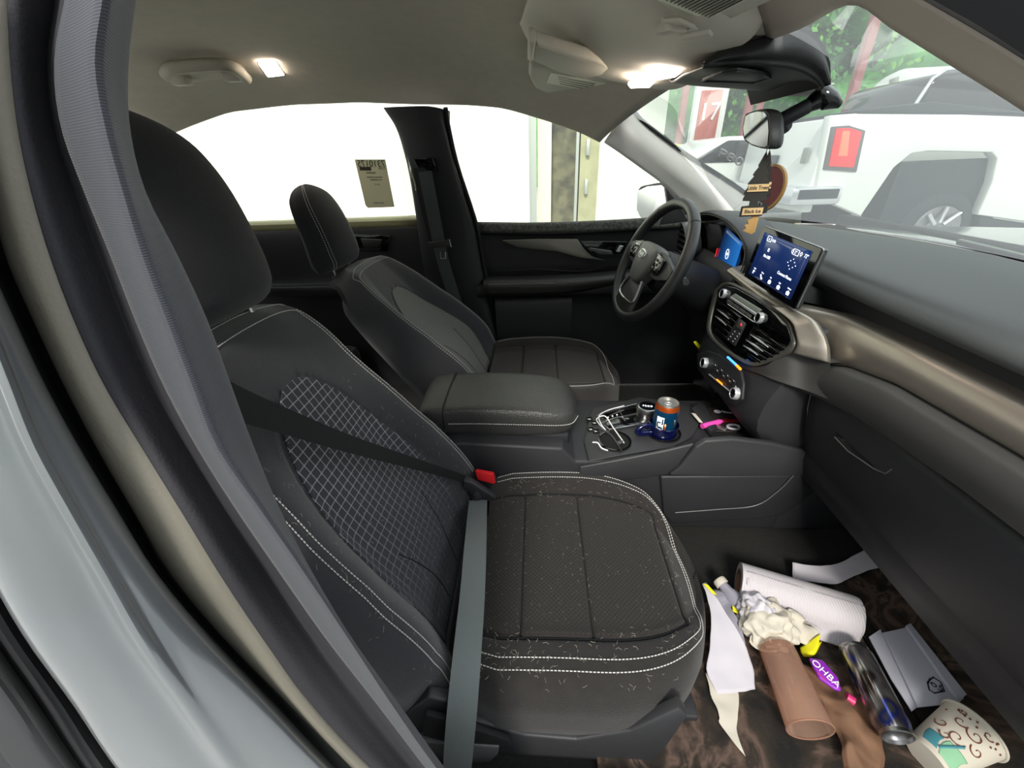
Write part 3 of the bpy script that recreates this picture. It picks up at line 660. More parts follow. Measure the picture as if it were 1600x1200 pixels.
# ================================================================== SEATS
def gauss(x, a, s): return math.exp(-((x-a)/s)**2)
class Seat:
    def __init__(s, name_label, hinge, tilt, yc, cz, xb, xf, W=.25, bt=.60, head=(0, 0, 0, 0), outer=-1, insert='insert_grid', grooves=(0, 0), near=True):
        s.hx, s.hz = hinge; s.t = R(tilt); s.yc = yc; s.cz = cz; s.xb = xb; s.xf = xf; s.W = W; s.H = bt; s.outer = outer; s.near = near
        s.up = V((-math.sin(s.t), 0, math.cos(s.t))); s.fw = V((math.cos(s.t), 0, math.sin(s.t)))
        s.root = thing('car_seat', name_label, 'car seat', (s.hx, yc, .36))
        s.gr = grooves; s.back(insert); s.cushion(); s.headrest(*head)
    # backrest ---------------------------------------------------------
    def hw(s, v):
        w = interp([(-.1, s.W*.86), (.0, s.W*.96), (.12, s.W*1.02), (.25, s.W*1.0), (.4, s.W*.92), (.5, s.W*.84), (.62, s.W*.78)], v)
        v0 = s.H-.17
        if v > v0: w *= max(0, 1-((v-v0)/.17)**2.4)**.42
        return max(w, .004)
    def wi(s, v):       # insert half width
        top = s.H-.15
        if v > top: return 0
        return s.W*.60*min(1, (1-(max(0, v-.06)/(top-.06))**2.6))**.5*(.86+.14*sm(v, 0, .2))
    def fd(s, u, v):    # forward depth of the front surface
        h = s.hw(v); q = abs(u)/h
        bol = interp([(-.1, .03), (.1, .055), (.3, .055), (.45, .03), (.55, .008), (.62, 0)], v)
        d = bol*sm(q, .42, .80)+.03*gauss(v, .14, .14)
        if q > .82: d -= .055*((q-.82)/.18)**2.2
        d -= .05*sm(v, s.H-.07, s.H)**2 + .03*sm(-v, .0, .1)
        w = s.wi(v)
        if w > 0 and v > .0: d -= .006*gauss(abs(u), w+.003, .004)
        return d
    def bp(s, u, v, off=0.): return V((s.hx, s.yc+u, s.hz))+s.up*v+s.fw*(s.fd(u, v)+off)
    def back(s, insert):
        rows = []; th = .10
        vs = [-.09+(s.H-.004+.09)*(1-(1-i/70)**1.35) for i in range(71)]
        for v in vs:
            h = s.hw(v); r = []
            for k in range(81):
                q = -math.cos(pi*k/80) if False else -1+2*k/80
                r.append(s.bp(q*h, v))
            tt = th*min(1, .35+.65*sm(s.H-v, 0, .12))
            base = V((s.hx, s.yc, s.hz))+s.up*v
            e = s.fd(h, v)
            for q, dd in ((1.0, e-.02), (1.0, -tt*.6), (.95, -tt*.9), (.8, -tt), (.4, -tt*1.1), (0, -tt*1.12), (-.4, -tt*1.1), (-.8, -tt), (-.95, -tt*.9), (-1.0, -tt*.6), (-1.0, e-.02)):
                r.append(base+V((0, q*h, 0))+s.fw*min(dd, e-.004))
            rows.append(r)
        b = B(); b.grid(rows, closed=True, capends=True); bk = b.done('backrest', 'fabric' if s.near else 'fabric', s.root, smooth=60)
        # insert panel
        top = s.H-.153; b = B(); R_ = []; U_ = []
        n1, n2 = 60, 40
        vs_, fs_, us_ = [], [], []
        for i in range(n1+1):
            v = .0+top*(1-(1-i/n1)**1.6) ; w = max(.001, s.wi(v)-.002)
            for j in range(n2+1):
                u = -w+2*w*j/n2; vs_.append(s.bp(u, v, .0018)); us_.append((u, v))
        for i in range(n1):
            for j in range(n2): a = i*(n2+1)+j; fs_.append((a, a+1, a+n2+2, a+n2+1))
        b.mesh(vs_, fs_, us_); ip = b.done('centre_panel', insert, s.root, thick=.002, off=-1)
        # curved seam lines across the centre panel
        b = B()
        for sg in (-1, 1):
            b.tube(arclen([s.bp(sg*(.045+.04*(1-math.cos(f*1.5))), .02+.20*f, .002) for f in [k/14 for k in range(15)]], .012), .0012, n=5)
        b.done('panel_seam', 'black_gap', s.root)
        # double stitching along the rim
        for off_ in (.80, .855):
            pt = []
            for k in range(0, 60):
                v = -.03+(s.H-.075+.03)*k/59; pt.append(s.bp(-s.hw(v)*off_, v, .0015))
            vt = s.H-.075; h = s.hw(vt)*off_
            lift = .028+.022*(off_-.80)/.055
            for k in range(1, 40):
                a = pi*k/40; vv = vt+math.sin(a)**.7*lift; pt.append(s.bp(-math.cos(a)*h, vv, .0015))
            for k in range(59, -1, -1):
                v = -.03+(s.H-.075+.03)*k/59; pt.append(s.bp(s.hw(v)*off_, v, .0015))
            stitches(pt, parent=s.root, pitch=.0062 if s.near else .008, r=.0009)
    # cushion ----------------------------------------------------------
    def chw(s, f):
        w = s.W*1.0
        if f > .42: w *= max(0, 1-((f-.42)/.58)**2.7)**.46
        if f < .12: w *= .93+.07*f/.12
        return max(w, .004)
    def cz_(s, q, f, x):
        z = s.cz+.028*sm(q, .5, .82)+.012*math.sin(pi*min(1, f/.8))-.055*sm(f, .78, 1.0)**1.6
        if q > .84: z -= .05*((q-.84)/.16)**2.3
        if q < .64 and f < .86:
            for gx in s.gr: z -= .010*gauss(x, gx, .004)
            z += .002*(1-max(gauss(x, s.gr[0], .03), gauss(x, s.gr[1], .03)))
        z -= .008*gauss(q, .65, .016)*(f < .86)
        z -= .008*gauss(f, .865, .008)*(q < .66)
        return z
    def cp(s, q, f, off=0.):
        x = s.xb+(s.xf-s.xb)*f; return V((x, s.yc+q*s.chw(f), s.cz_(abs(q), f, x)+off))
    def cushion(s):
        rows = []
        for i in range(131):
            f = 1-(1-i/130)**1.5*1.0 if False else (i/130)
            f = .9*(f/.8) if f < .8 else 1-.1*((1-f)/.2)**2
            r = [s.cp(-1+2*k/100, f) for k in range(101)]; h = s.chw(f); x = r[0].x; z = r[0].z
            for q, dz in ((1.0, -.02), (1.005, -.06), (.98, -.10), (.93, -.125), (0, -.13), (-.93, -.125), (-.98, -.10), (-1.005, -.06), (-1.0, -.02)):
                r.append(V((x-(0 if dz > -.05 else .01*max(0, f-.7)), s.yc+q*h, z+dz)))
            rows.append(r)
        b = B(); b.grid(rows, closed=True, capends=True); b.done('seat_cushion', 'fabric_seat', s.root, smooth=60)
        # woven centre of the cushion
        vs_, fs_, us_ = [], [], []; n1, n2 = 90, 50
        for i in range(n1+1):
            f = .0+.85*i/n1
            for j in range(n2+1):
                q = -.62+1.24*j/n2; p = s.cp(q, f, .0012); vs_.append(p); us_.append((p.x, p.y))
        for i in range(n1):
            for j in range(n2): a = i*(n2+1)+j; fs_.append((a, a+1, a+n2+2, a+n2+1))
        b = B(); b.mesh(vs_, fs_, us_); b.done('centre_panel', 'insert_cushion', s.root, thick=.001, off=-1)
        for gx in s.gr:
            f_ = (gx-s.xb)/(s.xf-s.xb); b = B(); b.tube([s.cp(-.62+1.24*k/30, f_, .004) for k in range(31)], .0024, n=5); b.done('panel_seam', 'black_gap', s.root)
        pt = [s.cp(s.outer*.65, f_, .001) for f_ in [k/40*.86 for k in range(41)]]+[s.cp(s.outer*.65*(1-k/20), .865, .001) for k in range(1, 40)]+[s.cp(-s.outer*.65, f_, .001) for f_ in [k/40*.86 for k in range(40, -1, -1)]]
        b = B(); b.tube([p+V((0, 0, .002)) for p in pt], .0024, n=5); b.done('edge_seam', 'black_gap', s.root)
        for off_ in (.80, .87):
            pt = [s.cp(s.outer*off_, f) for f in [k/100*.9 for k in range(3, 101)]]
            pt += [s.cp(s.outer*off_*math.cos(a), .9+.06*math.sin(a)+(off_-.8)*.2*math.sin(a), 0) for a in [pi*k/60 for k in range(1, 60)]]
            pt += [s.cp(-s.outer*off_, f) for f in [k/100*.9 for k in range(100, 3, -1)]]
            pt = [p+V((0, 0, .0015)) for p in pt]
            stitches(pt, parent=s.root)
            if not s.near: break
        # frame under the cushion
        b = B(); b.box(((s.xb+s.xf)/2-.03, s.yc, s.cz-.16), (.36, s.W*1.7, .08), bev=.02); b.done('seat_frame', 'black_plastic', s.root)
        for sg in (-1, 1):
            b = B(); b.box((.02, s.yc+sg*.19, .352), (.55, .04, .025), bev=.004); b.done('seat_rail', 'dark_plastic', s.root)
        for sx in (.08, -.3):
            b = B(); b.box(((s.xb+s.xf)/2+sx, s.yc, (.36+s.cz-.19)/2), (.03, s.W*1.5, max(.03, s.cz-.19-.36))); b.done('seat_riser', 'black_plastic', s.root)
    def headrest(s, x, z, tilt, hgt):
        t = R(tilt); up = V((-math.sin(t), 0, math.cos(t))); fw = V((math.cos(t), 0, math.sin(t))); base = V((x, s.yc, z))
        rows = []; N = 40
        for i in range(N+1):
            f = i/N; v = hgt*f
            w = .135*(1-.10*f)*(1-abs(2*max(0, f-.45)/1.1)**3.2 if f > .45 else 1)**.5
            w *= (1-.16*(1-min(1, f/.25))**2)
            d = .055*(1-.35*f)
            if f > .8: d *= max(0.02, 1-((f-.8)/.2)**2.2)**.5; w *= max(.05, 1-((f-.8)/.2)**3)**.3
            if f < .1: d *= .6+.4*(f/.1)**.5
            cen = base+up*v+fw*(.012*math.sin(pi*f))
            r = []
            for k in range(48):
                a = 2*pi*k/48; ca, sa = math.cos(a), math.sin(a)
                e = 2/3.2; cx = math.copysign(abs(ca)**e, ca); sx_ = math.copysign(abs(sa)**e, sa)
                r.append(cen+V((0, cx*w, 0))+fw*(sx_*d + (-.018*cx*cx if sa > 0 else 0)))
            rows.append(r)
        b = B(); b.grid(rows, closed=True, capends=True); hr = b.done('headrest', 'fabric_dark', s.root, smooth=60)
        for off_ in ((0, .01) if not s.near else ()):
            pt = [rows[i][7]+fw*.001 if off_ == 0 else rows[i][6]+fw*.001 for i in range(0, N+1)]
            pt += [rows[i][17] +fw*.001 if off_ == 0 else rows[i][18]+fw*.001 for i in range(N, -1, -1)]
            stitches(pt, parent=s.root, pitch=.007)
        for sg in (-1, 1):
            p0 = base+V((0, sg*.06, 0))+up*.01
            b = B(); b.tube([p0, p0-up*.10], .006, n=10); b.done('headrest_post', 'satin', s.root)
            b = B(); b.lathe([(0, 0), (.016, 0), (.014, .014), (0, .016)], p0-up*.045-V((0, 0, 0)), axis=up); b.done('post_guide', 'dark_plastic', s.root)

ps = Seat('near passenger seat in dark fabric with white stitching, pale grid panel and pet hair', (-.205, .425), 22, -.385, .522, -.125, .335, W=.268, bt=.735, head=(-.492, 1.085, 8, .275), outer=-1, grooves=(-.035, .095))
dsr = Seat('far driver seat in dark fabric with reclined backrest and small headrest', (-.21, .540), 38, .385, .592, -.18, .30, W=.255, bt=.62, head=(-.668, .99, 12, .255), outer=1, insert='insert_mesh', grooves=(-.06, .07), near=False)

# hardware at the outer side of the passenger seat
b = B(); pl = [Yp(x, y, -.655) for x, y in ((615, 1150), (640, 1110), (668, 1091), (703, 1098), (745, 1130), (820, 1150), (900, 1157), (985, 1143), (1062, 1108), (1075, 1120), (1040, 1170), (960, 1260), (700, 1320), (600, 1300))]
b.prism(pl, (0, .02, 0), bev=.004); b.done('side_shield', 'dark_plastic', ps.root)
b = B(); b.prism([Yp(x, y, -.672) for x, y in ((655, 1160), (780, 1168), (778, 1180), (765, 1192), (650, 1200))], (0, .015, 0), bev=.003); b.done('recline_lever', 'grey_plastic', ps.root)
b = B(); b.prism([Yp(x, y, -.67) for x, y in ((665, 1118), (700, 1126), (795, 1158), (800, 1166), (700, 1160), (660, 1150))], (0, .01, 0), bev=.002); b.done('lever_slot', 'black_gap', ps.root)

# pet hair scattered over the passenger seat
b = B()
for k in range(1150):
    if random.random() < .62:
        q, f = random.uniform(-.95, .8), random.betavariate(1.0, 1.3)*.93; p = ps.cp(q, f, .0012); a1 = V((1, 0, 0)); a2 = V((0, 1, 0)); nn = V((0, 0, 1))
    else:
        v = random.betavariate(1.1, 1.6)*.55; u = random.uniform(-.95, .95)*ps.hw(v); p = ps.bp(u, v, .0012); a1 = ps.up; a2 = V((0, 1, 0)); nn = ps.fw
    a = random.uniform(0, 2*pi); L_ = random.uniform(.004, .011); d = a1*math.cos(a)+a2*math.sin(a); e = a1*-math.sin(a)+a2*math.cos(a); cv = random.uniform(-.3, .3)
    b.tube([p-d*L_/2, p+e*L_*cv+nn*.001, p+d*L_/2+nn*.0005], random.uniform(.00018, .00033), n=3, cap=False)
tag(b.done('pet_hair', 'hair', weld=False), 'short pale pet hairs scattered over the near passenger seat', 'pet hair', kind='stuff')

# ---- passenger belt and buckle ------------------------------------------
t = thing('seat_belt', 'passenger seat belt buckled across the empty seat, dark above and grey over the cushion', 'seat belt', (-.17, -.2, .5))
q = [Yp(x, y, yy) for x, y, yy in ((300, 590, -.66), (365, 628, -.60), (450, 660, -.53), (550, 695, -.43), (650, 725, -.32), (725, 748, -.215))]
sd = [V((.25, .0, 1)), V((.25, .05, 1)), V((.3, .2, 1)), V((.35, .35, 1)), V((.5, .5, .8)), V((.6, .6, .6))]
q = resample(q, 30); sd = resample(sd, 30); wd = [interp([(0, .038), (10, .034), (20, .027), (29, .018)], i) for i in range(30)]
b = B(); b.ribbon(q, sd, wd, .0015); b.done('shoulder_webbing', 'webbing_dark', t)
q = [Yp(747, 782, -.225), Zp(743, 850, .580), Zp(738, 930, .577), Zp(730, 1020, .572), Yp(722, 1110, -.665), Yp(716, 1180, -.69), Yp(712, 1240, -.70)]
b = B(); b.ribbon(resample(q, 30), V((1, 0, 0)), [interp([(0, .046), (29, .048)], i) for i in range(30)], .0018); b.done('lap_webbing', 'webbing_grey', t)
b = B(); b.prism([Yp(x, y, -.205) for x, y in ((724, 742), (737, 745), (773, 768), (772, 776), (742, 770), (722, 752))], (.004, -.018, -.004), bev=.003); b.done('tongue', 'dark_plastic', t)
for k, (x0, y0, x1, y1) in enumerate(((724, 756, 768, 780), (727, 765, 764, 785), (730, 775, 762, 792))):
    b = B(); b.ribbon(resample([Yp(x0, y0, -.20), Yp((x0+x1)/2, (y0+y1)/2+4, -.225), Yp(x1, y1, -.20)], 8), V((0, .5, 1)), .016, .002); b.done('folded_webbing', 'webbing_dark', t)
t = thing('belt_buckle', 'belt buckle with bright red release button between seat and armrest', 'buckle', Yp(757, 775, -.19))
b = B(); b.prism([Yp(x, y, -.19) for x, y in ((738, 736), (772, 743), (775, 762), (768, 790), (740, 782))], (.003, .022, -.01), bev=.004); b.done('housing', 'black_plastic', t)
b = B(); b.prism([Yp(x, y, -.2) for x, y in ((742, 736), (770, 741), (773, 757), (746, 750))], (.002, .014, -.004), bev=.002); b.done('release_button', 'red_button', t)
b = B(); b.tube([Yp(755, 785, -.18), Yp(752, 830, -.17), V((-.15, -.16, .40))], .014, n=8, flat=.5); b.done('stalk', 'black_plastic', t)
# white stick in the seat gap
b = B(); b.tube([Yp(694, 856, -.27), Yp(681, 922, -.36)], .0045, n=12); tag(b.done('marker_pen', 'white_plastic'), 'slim white pen stuck in the gap beside the near backrest', 'pen')
b = B(); b.prism([Yp(x, y, -.50) for x, y in ((668, 1004), (673, 1005), (676, 1016), (671, 1014))], (.001, -.002, 0)); tag(b.done('paper_scrap', 'card_white'), 'tiny white scrap at the outer edge of the near backrest', 'paper scrap')

# ================================================================== DASHBOARD
t = dash = thing('dashboard', 'wide dark dashboard with grey soft top and brushed bronze trim band', 'dashboard', (.8, 0, .9))
def topedge(y):    # x, z of the rear edge of the padded top
    return interp([(-.76, .600), (-.3, .605), (-.1, .61), (.12, .64), (.16, .66), (.56, .66), (.70, .655)], y), interp([(-.76, 1.035), (-.1, 1.035), (.12, 1.03), (.6, 1.03), (.7, 1.03)], y)
rows = []
for y in [(-.76+1.46*i/30) for i in range(31)]:
    w_ = wsb(max(-.62, min(.62, y))); xe, ze = topedge(y); xb_ = max(w_.x, xe+.05)
    rows.append([V((xb_+.03, y, 1.055)), V((xb_, y, 1.068)), V((xb_*.6+xe*.4, y, 1.078)), V((xe+.045, y, 1.066)), V((xe+.012, y, ze+.015)), V((xe, y, ze)), V((xe+.004, y, ze-.014)), V((xe+.03, y, ze-.024)), V((xe+.06, y, ze-.03))])
b = B(); b.grid(rows, nu=50, nv=60); b.done('top_pad', 'dash_soft', t)
# dark recess between the pad and the trim
rows = []
for y in [(-.76+1.44*i/20) for i in range(21)]:
    rows.append([V((.645, y, 1.01)), V((.640, y, .985)), V((.64, y, .80)), V((.66, y, .56)), V((.9, y, .55))])
b = B(); b.grid(rows, nu=16, nv=30); b.done('dash_core', 'black_plastic', t)
# bronze trim band
def band(y):
    top = interp([(-.8, .985), (-.5, .985), (-.33, .985), (-.15, .978), (-.02, .965), (.10, .972), (.26, .985)], y)
    bot = interp([(-.8, .935), (-.5, .930), (-.33, .925), (-.22, .905), (-.14, .868), (-.10, .90), (.0, .935), (.26, .965)], y)
    return top, bot
rows = []
for y in [(-.76+1.02*i/40) for i in range(41)]:
    a, c = band(y); x0 = interp([(-.8, .618), (-.14, .610), (-.05, .575), (.26, .565)], y)
    rows.append([V((x0+.03, y, a+.004)), V((x0+.004, y, a)), V((x0-.008, y, a*.72+c*.28)), V((x0-.012, y, a*.4+c*.6)), V((x0-.006, y, c)), V((x0+.02, y, c-.006))])
b = B(); b.grid(rows, nu=24, nv=60); b.done('trim_band', 'trim_metal', t)
# padded grey panel below the trim
rows = []
for y in [(-.76+.64*i/24) for i in range(25)]:
    a = band(y)[1]; f = sm(y, -.30, -.13)
    zb = .845+.0*f; zb = interp([(-.8, .855), (-.5, .85), (-.3, .835), (-.2, .815), (-.12, .79)], y)
    rows.append([V((.63, y, a-.002)), V((.592, y, a-.004)), V((.582, y, a-.014)), V((.578, y, (a+zb)/2)), V((.586, y, zb+.012)), V((.60, y, zb)), V((.64, y, zb-.004))])
b = B(); b.grid(rows, nu=24, nv=40); b.done('soft_panel', 'soft_grey', t)
# glovebox
rows = []
for y in [(-.76+.59*i/16) for i in range(17)]:
    rows.append([V((.64, y, .848)), V((.608, y, .84)), V((.600, y, .81)), V((.604, y, .76)), V((.625, y, .68)), V((.665, y, .60)), V((.70, y, .575)), V((.76, y, .57)), V((.95, y, .60))])
b = B(); b.grid(rows, nu=40, nv=20, capends=False); gb_ = b.done('glove_box', 'black_plastic', t, thick=.006, off=0)
hp = [(1303, 658), (1318, 662), (1352, 690), (1388, 722), (1393, 733), (1383, 739), (1366, 732), (1325, 704), (1305, 684)]
b = B(); b.prism([Xp(x, y, .598) for x, y in hp], (.012, 0, 0), bev=.002); b.done('glove_box_handle', 'piano', gb_)
b = B(); b.tube([Xp(x, y, .597) for x, y in ((1304, 683), (1325, 705), (1366, 733), (1383, 740), (1394, 733))], .0013, n=6); b.done('handle_edge', 'grey_plastic', gb_)
b = B(); b.tube([Xp(x, y, xx) for x, y, xx in ((1268, 610, .595), (1262, 640, .60), (1264, 670, .61), (1272, 700, .63), (1283, 712, .64))], .0016, n=6); b.done('glove_box_seam', 'grey_plastic', gb_)
# lower kick panel below the glove box at the right
b = B(); b.grid([[V((.70, y, .575)), V((.80, y, .50)), V((.93, y, .46))] for y in (-.76, -.5, -.2)], nu=6, nv=6); b.done('kick_panel', 'black_plastic', t, thick=.006, off=0)

# padded wedge and bronze corner that run up to the centre vents
tpw = [Xp(x, y, xx) for x, y, xx in ((1164, 574, .518), (1184, 573, .522), (1203, 569, .528), (1232, 549, .545), (1262, 553, .572), (1300, 567, .584))]
btw = [Xp(x, y, xx) for x, y, xx in ((1166, 577, .520), (1186, 583, .524), (1206, 592, .532), (1232, 602, .550), (1262, 612, .575), (1300, 627, .590))]
b = B(); b.grid([[p+V((.04, 0, 0)) for p in tpw], tpw, [a_.lerp(c_, .12)+V((-.003, 0, 0)) for a_, c_ in zip(tpw, btw)], [a_.lerp(c_, .8)+V((-.003, 0, 0)) for a_, c_ in zip(tpw, btw)], btw, [p+V((.04, 0, 0)) for p in btw]], nu=30, nv=20); b.done('soft_wedge', 'soft_grey', t)
tl1 = [Xp(x, y, .540) for x, y in ((1205, 478), (1234, 500), (1243, 518), (1246, 538), (1240, 552))]
tl2 = [Xp(x, y, xx) for x, y, xx in ((1228, 478, .556), (1266, 497, .566), (1282, 515, .572), (1292, 540, .576), (1294, 566, .578))]
b = B(); b.grid([tl1, [a_.lerp(c_, .5)+V((-.001, 0, 0)) for a_, c_ in zip(tl1, tl2)], tl2, [p+(p-CAM).normalized()*.03+V((0, -.004, 0)) for p in tl2]], nu=20, nv=12); b.done('trim_corner', 'trim_metal', t, thick=.003, off=0)
b = B(); b.box((.96, .765, .65), (.52, .03, .72)); b.done('side_kick_panel', 'black_plastic', t)
# driver side lower dash
rows = []
for y in (.20, .26, .34, .42, .5, .58, .66, .70):
    rows.append([V((.655, y, 1.0)), V((.60, y, .97)), V((.575, y, .93)), V((.57, y, .86)), V((.585, y, .78)), V((.62, y, .70)), V((.68, y, .66)), V((.9, y, .66))])
b = B(); b.grid(rows, nu=30, nv=16); b.done('knee_panel', 'black_plastic', t)
# binnacle hood around the gauge display
hx = [(1066, 352), (1080, 340), (1098, 331), (1125, 336), (1148, 351), (1166, 378), (1170, 396), (1164, 425), (1146, 446), (1125, 465)]
h0 = [Xp(x, y, .575) for x, y in hx]; c0 = sum(h0, V())/len(h0)
h1 = [c0+(p-c0)*.90+V((.0, 0, 0)) for p in h0]
b = B(); b.grid([[p+V((.10, 0, -.0)) for p in h0], [p+V((.03, 0, .004)) for p in h0], h0, [c0+(p-c0)*.95+V((-.002, 0, 0)) for p in h0], [p+V((.02, 0, 0)) for p in h1], [c0+(p-c0)*.86+V((.085, 0, 0)) for p in h0]], nu=50, nv=20); b.done('gauge_hood', 'black_plastic', t)
b = B(); b.tube(resample([c0+(p-c0)*.915+V((-.002, 0, 0)) for p in h0], 40), .0022, n=6); b.done('hood_trim', 'grey_metal', t)
gp = [Xp(x, y, .606) for x, y in ((1062, 352), (1098, 348), (1130, 352), (1150, 368), (1157, 385), (1157, 408), (1148, 425), (1133, 438), (1095, 415), (1060, 400))]
b = B(); b.prism(gp, (.006, 0, 0)); b.done('gauge_glass', 'piano', t)
def screen_mat(name, c1, c2, st, axis=1, lo=0., hi=1.):
    m = mat(name, '05060a', .12); n = m.node_tree; p = n.nodes['Principled BSDF']
    uv = n.nodes.new('ShaderNodeUVMap'); s_ = n.nodes.new('ShaderNodeSeparateXYZ'); r_ = n.nodes.new('ShaderNodeValToRGB')
    n.links.new(uv.outputs[0], s_.inputs[0]); n.links.new(s_.outputs[axis], r_.inputs[0])
    r_.color_ramp.elements[0].position = lo; r_.color_ramp.elements[0].color = lin(c1); r_.color_ramp.elements[1].position = hi; r_.color_ramp.elements[1].color = lin(c2)
    n.links.new(r_.outputs[0], p.inputs['Emission Color']); p.inputs['Emission Strength'].default_value = st
    return m
screen_mat('gauge_screen', '0a1230', '2a7ad0', .32, axis=0)
screen_mat('info_screen', '10204c', '1a3a78', .30, axis=1)
def quad_uv(name, q, m, parent, n=8):
    b = B(); vs, fs, us = [], [], []
    for i in range(n+1):
        for j in range(n+1):
            u, v = i/n, j/n; vs.append((q[0]*(1-u)+q[1]*u)*(1-v)+(q[3]*(1-u)+q[2]*u)*v); us.append((u, v))
    for i in range(n):
        for j in range(n): a = i*(n+1)+j; fs.append((a, a+1, a+n+2, a+n+1))
    b.mesh(vs, fs, us); return b.done(name, m, parent, thick=.001, off=0)
gs = quad_uv('gauge_display', [Xp(1113, 420, .600), Xp(1143, 434, .600), Xp(1160, 380, .600), Xp(1134, 354, .600)], 'gauge_screen', t)
ci = Xp(1136, 397, .598)
b = B(); b.tube([ci+V((0, .010*math.cos(a), .015*math.sin(a))) for a in [2*pi*k/20 for k in range(20)]], .0007, closed=True, n=5); b.done('gauge_ring', 'white_text', gs)
text('gauge_text', '0', ci, (0, -1, 0), (0, 0, 1), .012, 'white_text', gs)
b = B(); b.tube([Xp(1121, 388, .6), Xp(1117, 402, .6)], .001, n=5); b.done('gauge_needle', 'red_led', t)
b = B(); b.tube([Xp(1117, 403, .6), Xp(1113, 409, .6)], .0015, n=5); b.done('gauge_tick', 'blue_led', t)
text('gauge_text', '000000', Xp(1128, 422, .598), (0, -1, -.1), (0, 0, 1), .008, 'white_text', t)
# driver side outer vent
vp = [(1042, 350), (1062, 346), (1070, 354), (1074, 380), (1071, 399), (1058, 398), (1047, 385), (1040, 368)]
v0 = [Xp(x, y, .545) for x, y in vp]; cc = sum(v0, V())/len(v0)
b = B(); b.grid([[p+V((.05, 0, 0)) for p in v0], v0, [cc+(p-cc)*.86 for p in v0], [cc+(p-cc)*.84+V((.02, 0, 0)) for p in v0]], nu=30, nv=8, closed=True); ov = b.done('side_vent', 'grey_plastic', t)
b = B(); b.prism([cc+(p-cc)*.86+V((.02, 0, 0)) for p in v0], (.003, 0, 0)); b.done('vent_back', 'black_gap', ov)
for k in range(5):
    f = .18+.16*k; a_, c_ = cc+(v0[0]-cc)*.84, cc+(v0[7]-cc)*.84
    z_ = max(p.z for p in v0)-.012-(max(p.z for p in v0)-min(p.z for p in v0)-.02)*(.1+.2*k); ym = [p.y for p in v0]
    b = B(); b.box((cc.x+.006, cc.y, z_), (.012, (max(ym)-min(ym))*(.66 if k in (1, 2, 3) else .5), .0025), rot=(0, R(-20), 0), bev=.0005); b.done('vent_slat', 'satin', ov)

# infotainment screen
t = thing('touch_screen', 'free standing tablet style touch screen glowing deep blue on the dashboard', 'screen', Xp(1225, 450, .56))
sc = [Xp(x, y, xx) for x, y, xx in ((1193, 353, .565), (1284, 388, .565), (1243, 484, .545), (1162, 432, .545))]
c_ = sum(sc, V())/4; ex = (sc[1]-sc[0]).normalized(); ey = (sc[0]-sc[3]).normalized(); en = ex.cross(ey).normalized()
if en.x > 0: en = -en
W_ = ((sc[1]-sc[0]).length+(sc[2]-sc[3]).length)/2; H_ = ((sc[0]-sc[3]).length+(sc[1]-sc[2]).length)/2
def SP(u, v, o=0.): return c_+ex*(u*W_/2)+ey*(v*H_/2)+en*o
b = B(); b.prism([SP(-1, -1), SP(1, -1), SP(1, 1), SP(-1, 1)], -en*.014, bev=.004, seg=3); b.done('bezel', 'piano', t)
b = B(); b.prism([SP(-.985, -.985, .0003), SP(.985, -.985, .0003), SP(.985, .985, .0003), SP(-.985, .985, .0003)], en*.0004); b.done('cover_glass', 'screen_glass', t)
b = B(); b.tube([SP(-.97, 1.0, -.002), SP(.96, 1.0, -.002), SP(1.0, .96, -.004), SP(1.0, -.9, -.004)], .0014, n=6); b.done('edge_trim', 'satin', t)
b = B(); b.prism([SP(1.0, .9, -.004), SP(1.0, -.95, -.004), SP(1.0, -.95, -.011), SP(1.0, .9, -.011)], ex*.001, bev=.0003); b.done('side_rim', 'dark_plastic', t)
ds = quad_uv('display', [SP(-.84, -.80, .0012), SP(.80, -.80, .0012), SP(.80, .82, .0012), SP(-.84, .82, .0012)], 'info_screen', t)
def stx(body, u, v, size, m='white_text'): return text('screen_text', body, SP(u, v, .0022), ex, ey, size*.8, m, ds, ext=.0001)
stx('No USB', -.42, .07, .0115); stx('Connect Phone', .36, -.22, .0115); stx('72°', .72, .62, .013); stx('2°', .40, .60, .011); stx('A', -.57, .66, .010); stx('12:05', -.40, .66, .010)
def box_ol(u0, v0_, u1, v1, r=.0005):
    b = B(); b.tube([SP(u0, v0_, .002), SP(u1, v0_, .002), SP(u1, v1, .002), SP(u0, v1, .002)], r, n=5, closed=True); b.done('screen_icon', 'white_text', ds)
box_ol(-.64, .58, -.50, .76); box_ol(.32, .52, .49, .70); box_ol(-.47, .25, -.43, .36)
for (u, v) in ((.30, .60), (.56, .62)):
    b = B(); b.tube([SP(u, v-.07, .002), SP(u+.03, v, .002), SP(u, v+.07, .002), SP(u-.03, v, .002)], .0005, n=5, closed=True); b.done('screen_icon', 'white_text', ds)
for k in range(8):
    a = 2*pi*k/8
    b = B(); rr = .10 if k % 2 else .14; b.lathe([(0, 0), (.0012, 0), (.0012, .0004), (0, .0004)], SP(.42+rr*math.cos(a)*.9, .22+rr*math.sin(a)*1.2, .0018), axis=en, n=8); b.done('screen_icon', 'white_text', ds)
for k, nm in enumerate(('Audio', 'Phone', 'Nav', 'Apps', 'Settings')):
    u = -.66+.33*k; stx(nm, u, -.50, .0055)
    b = B()
    if k == 0: b.tube([SP(u-.02, -.70, .002), SP(u-.02, -.58, .002), SP(u+.03, -.60, .002)], .0011, n=5)
    elif k == 1: b.tube([SP(u-.04, -.58, .002), SP(u-.01, -.66, .002), SP(u+.04, -.72, .002)], .0014, n=5)
    else: b.prism([SP(u-.04, -.72, .0018), SP(u+.04, -.72, .0018), SP(u+.05, -.62, .0018), SP(u, -.57, .0018), SP(u-.05, -.62, .0018)], en*.0004)
    b.done('screen_icon', 'white_text', ds)
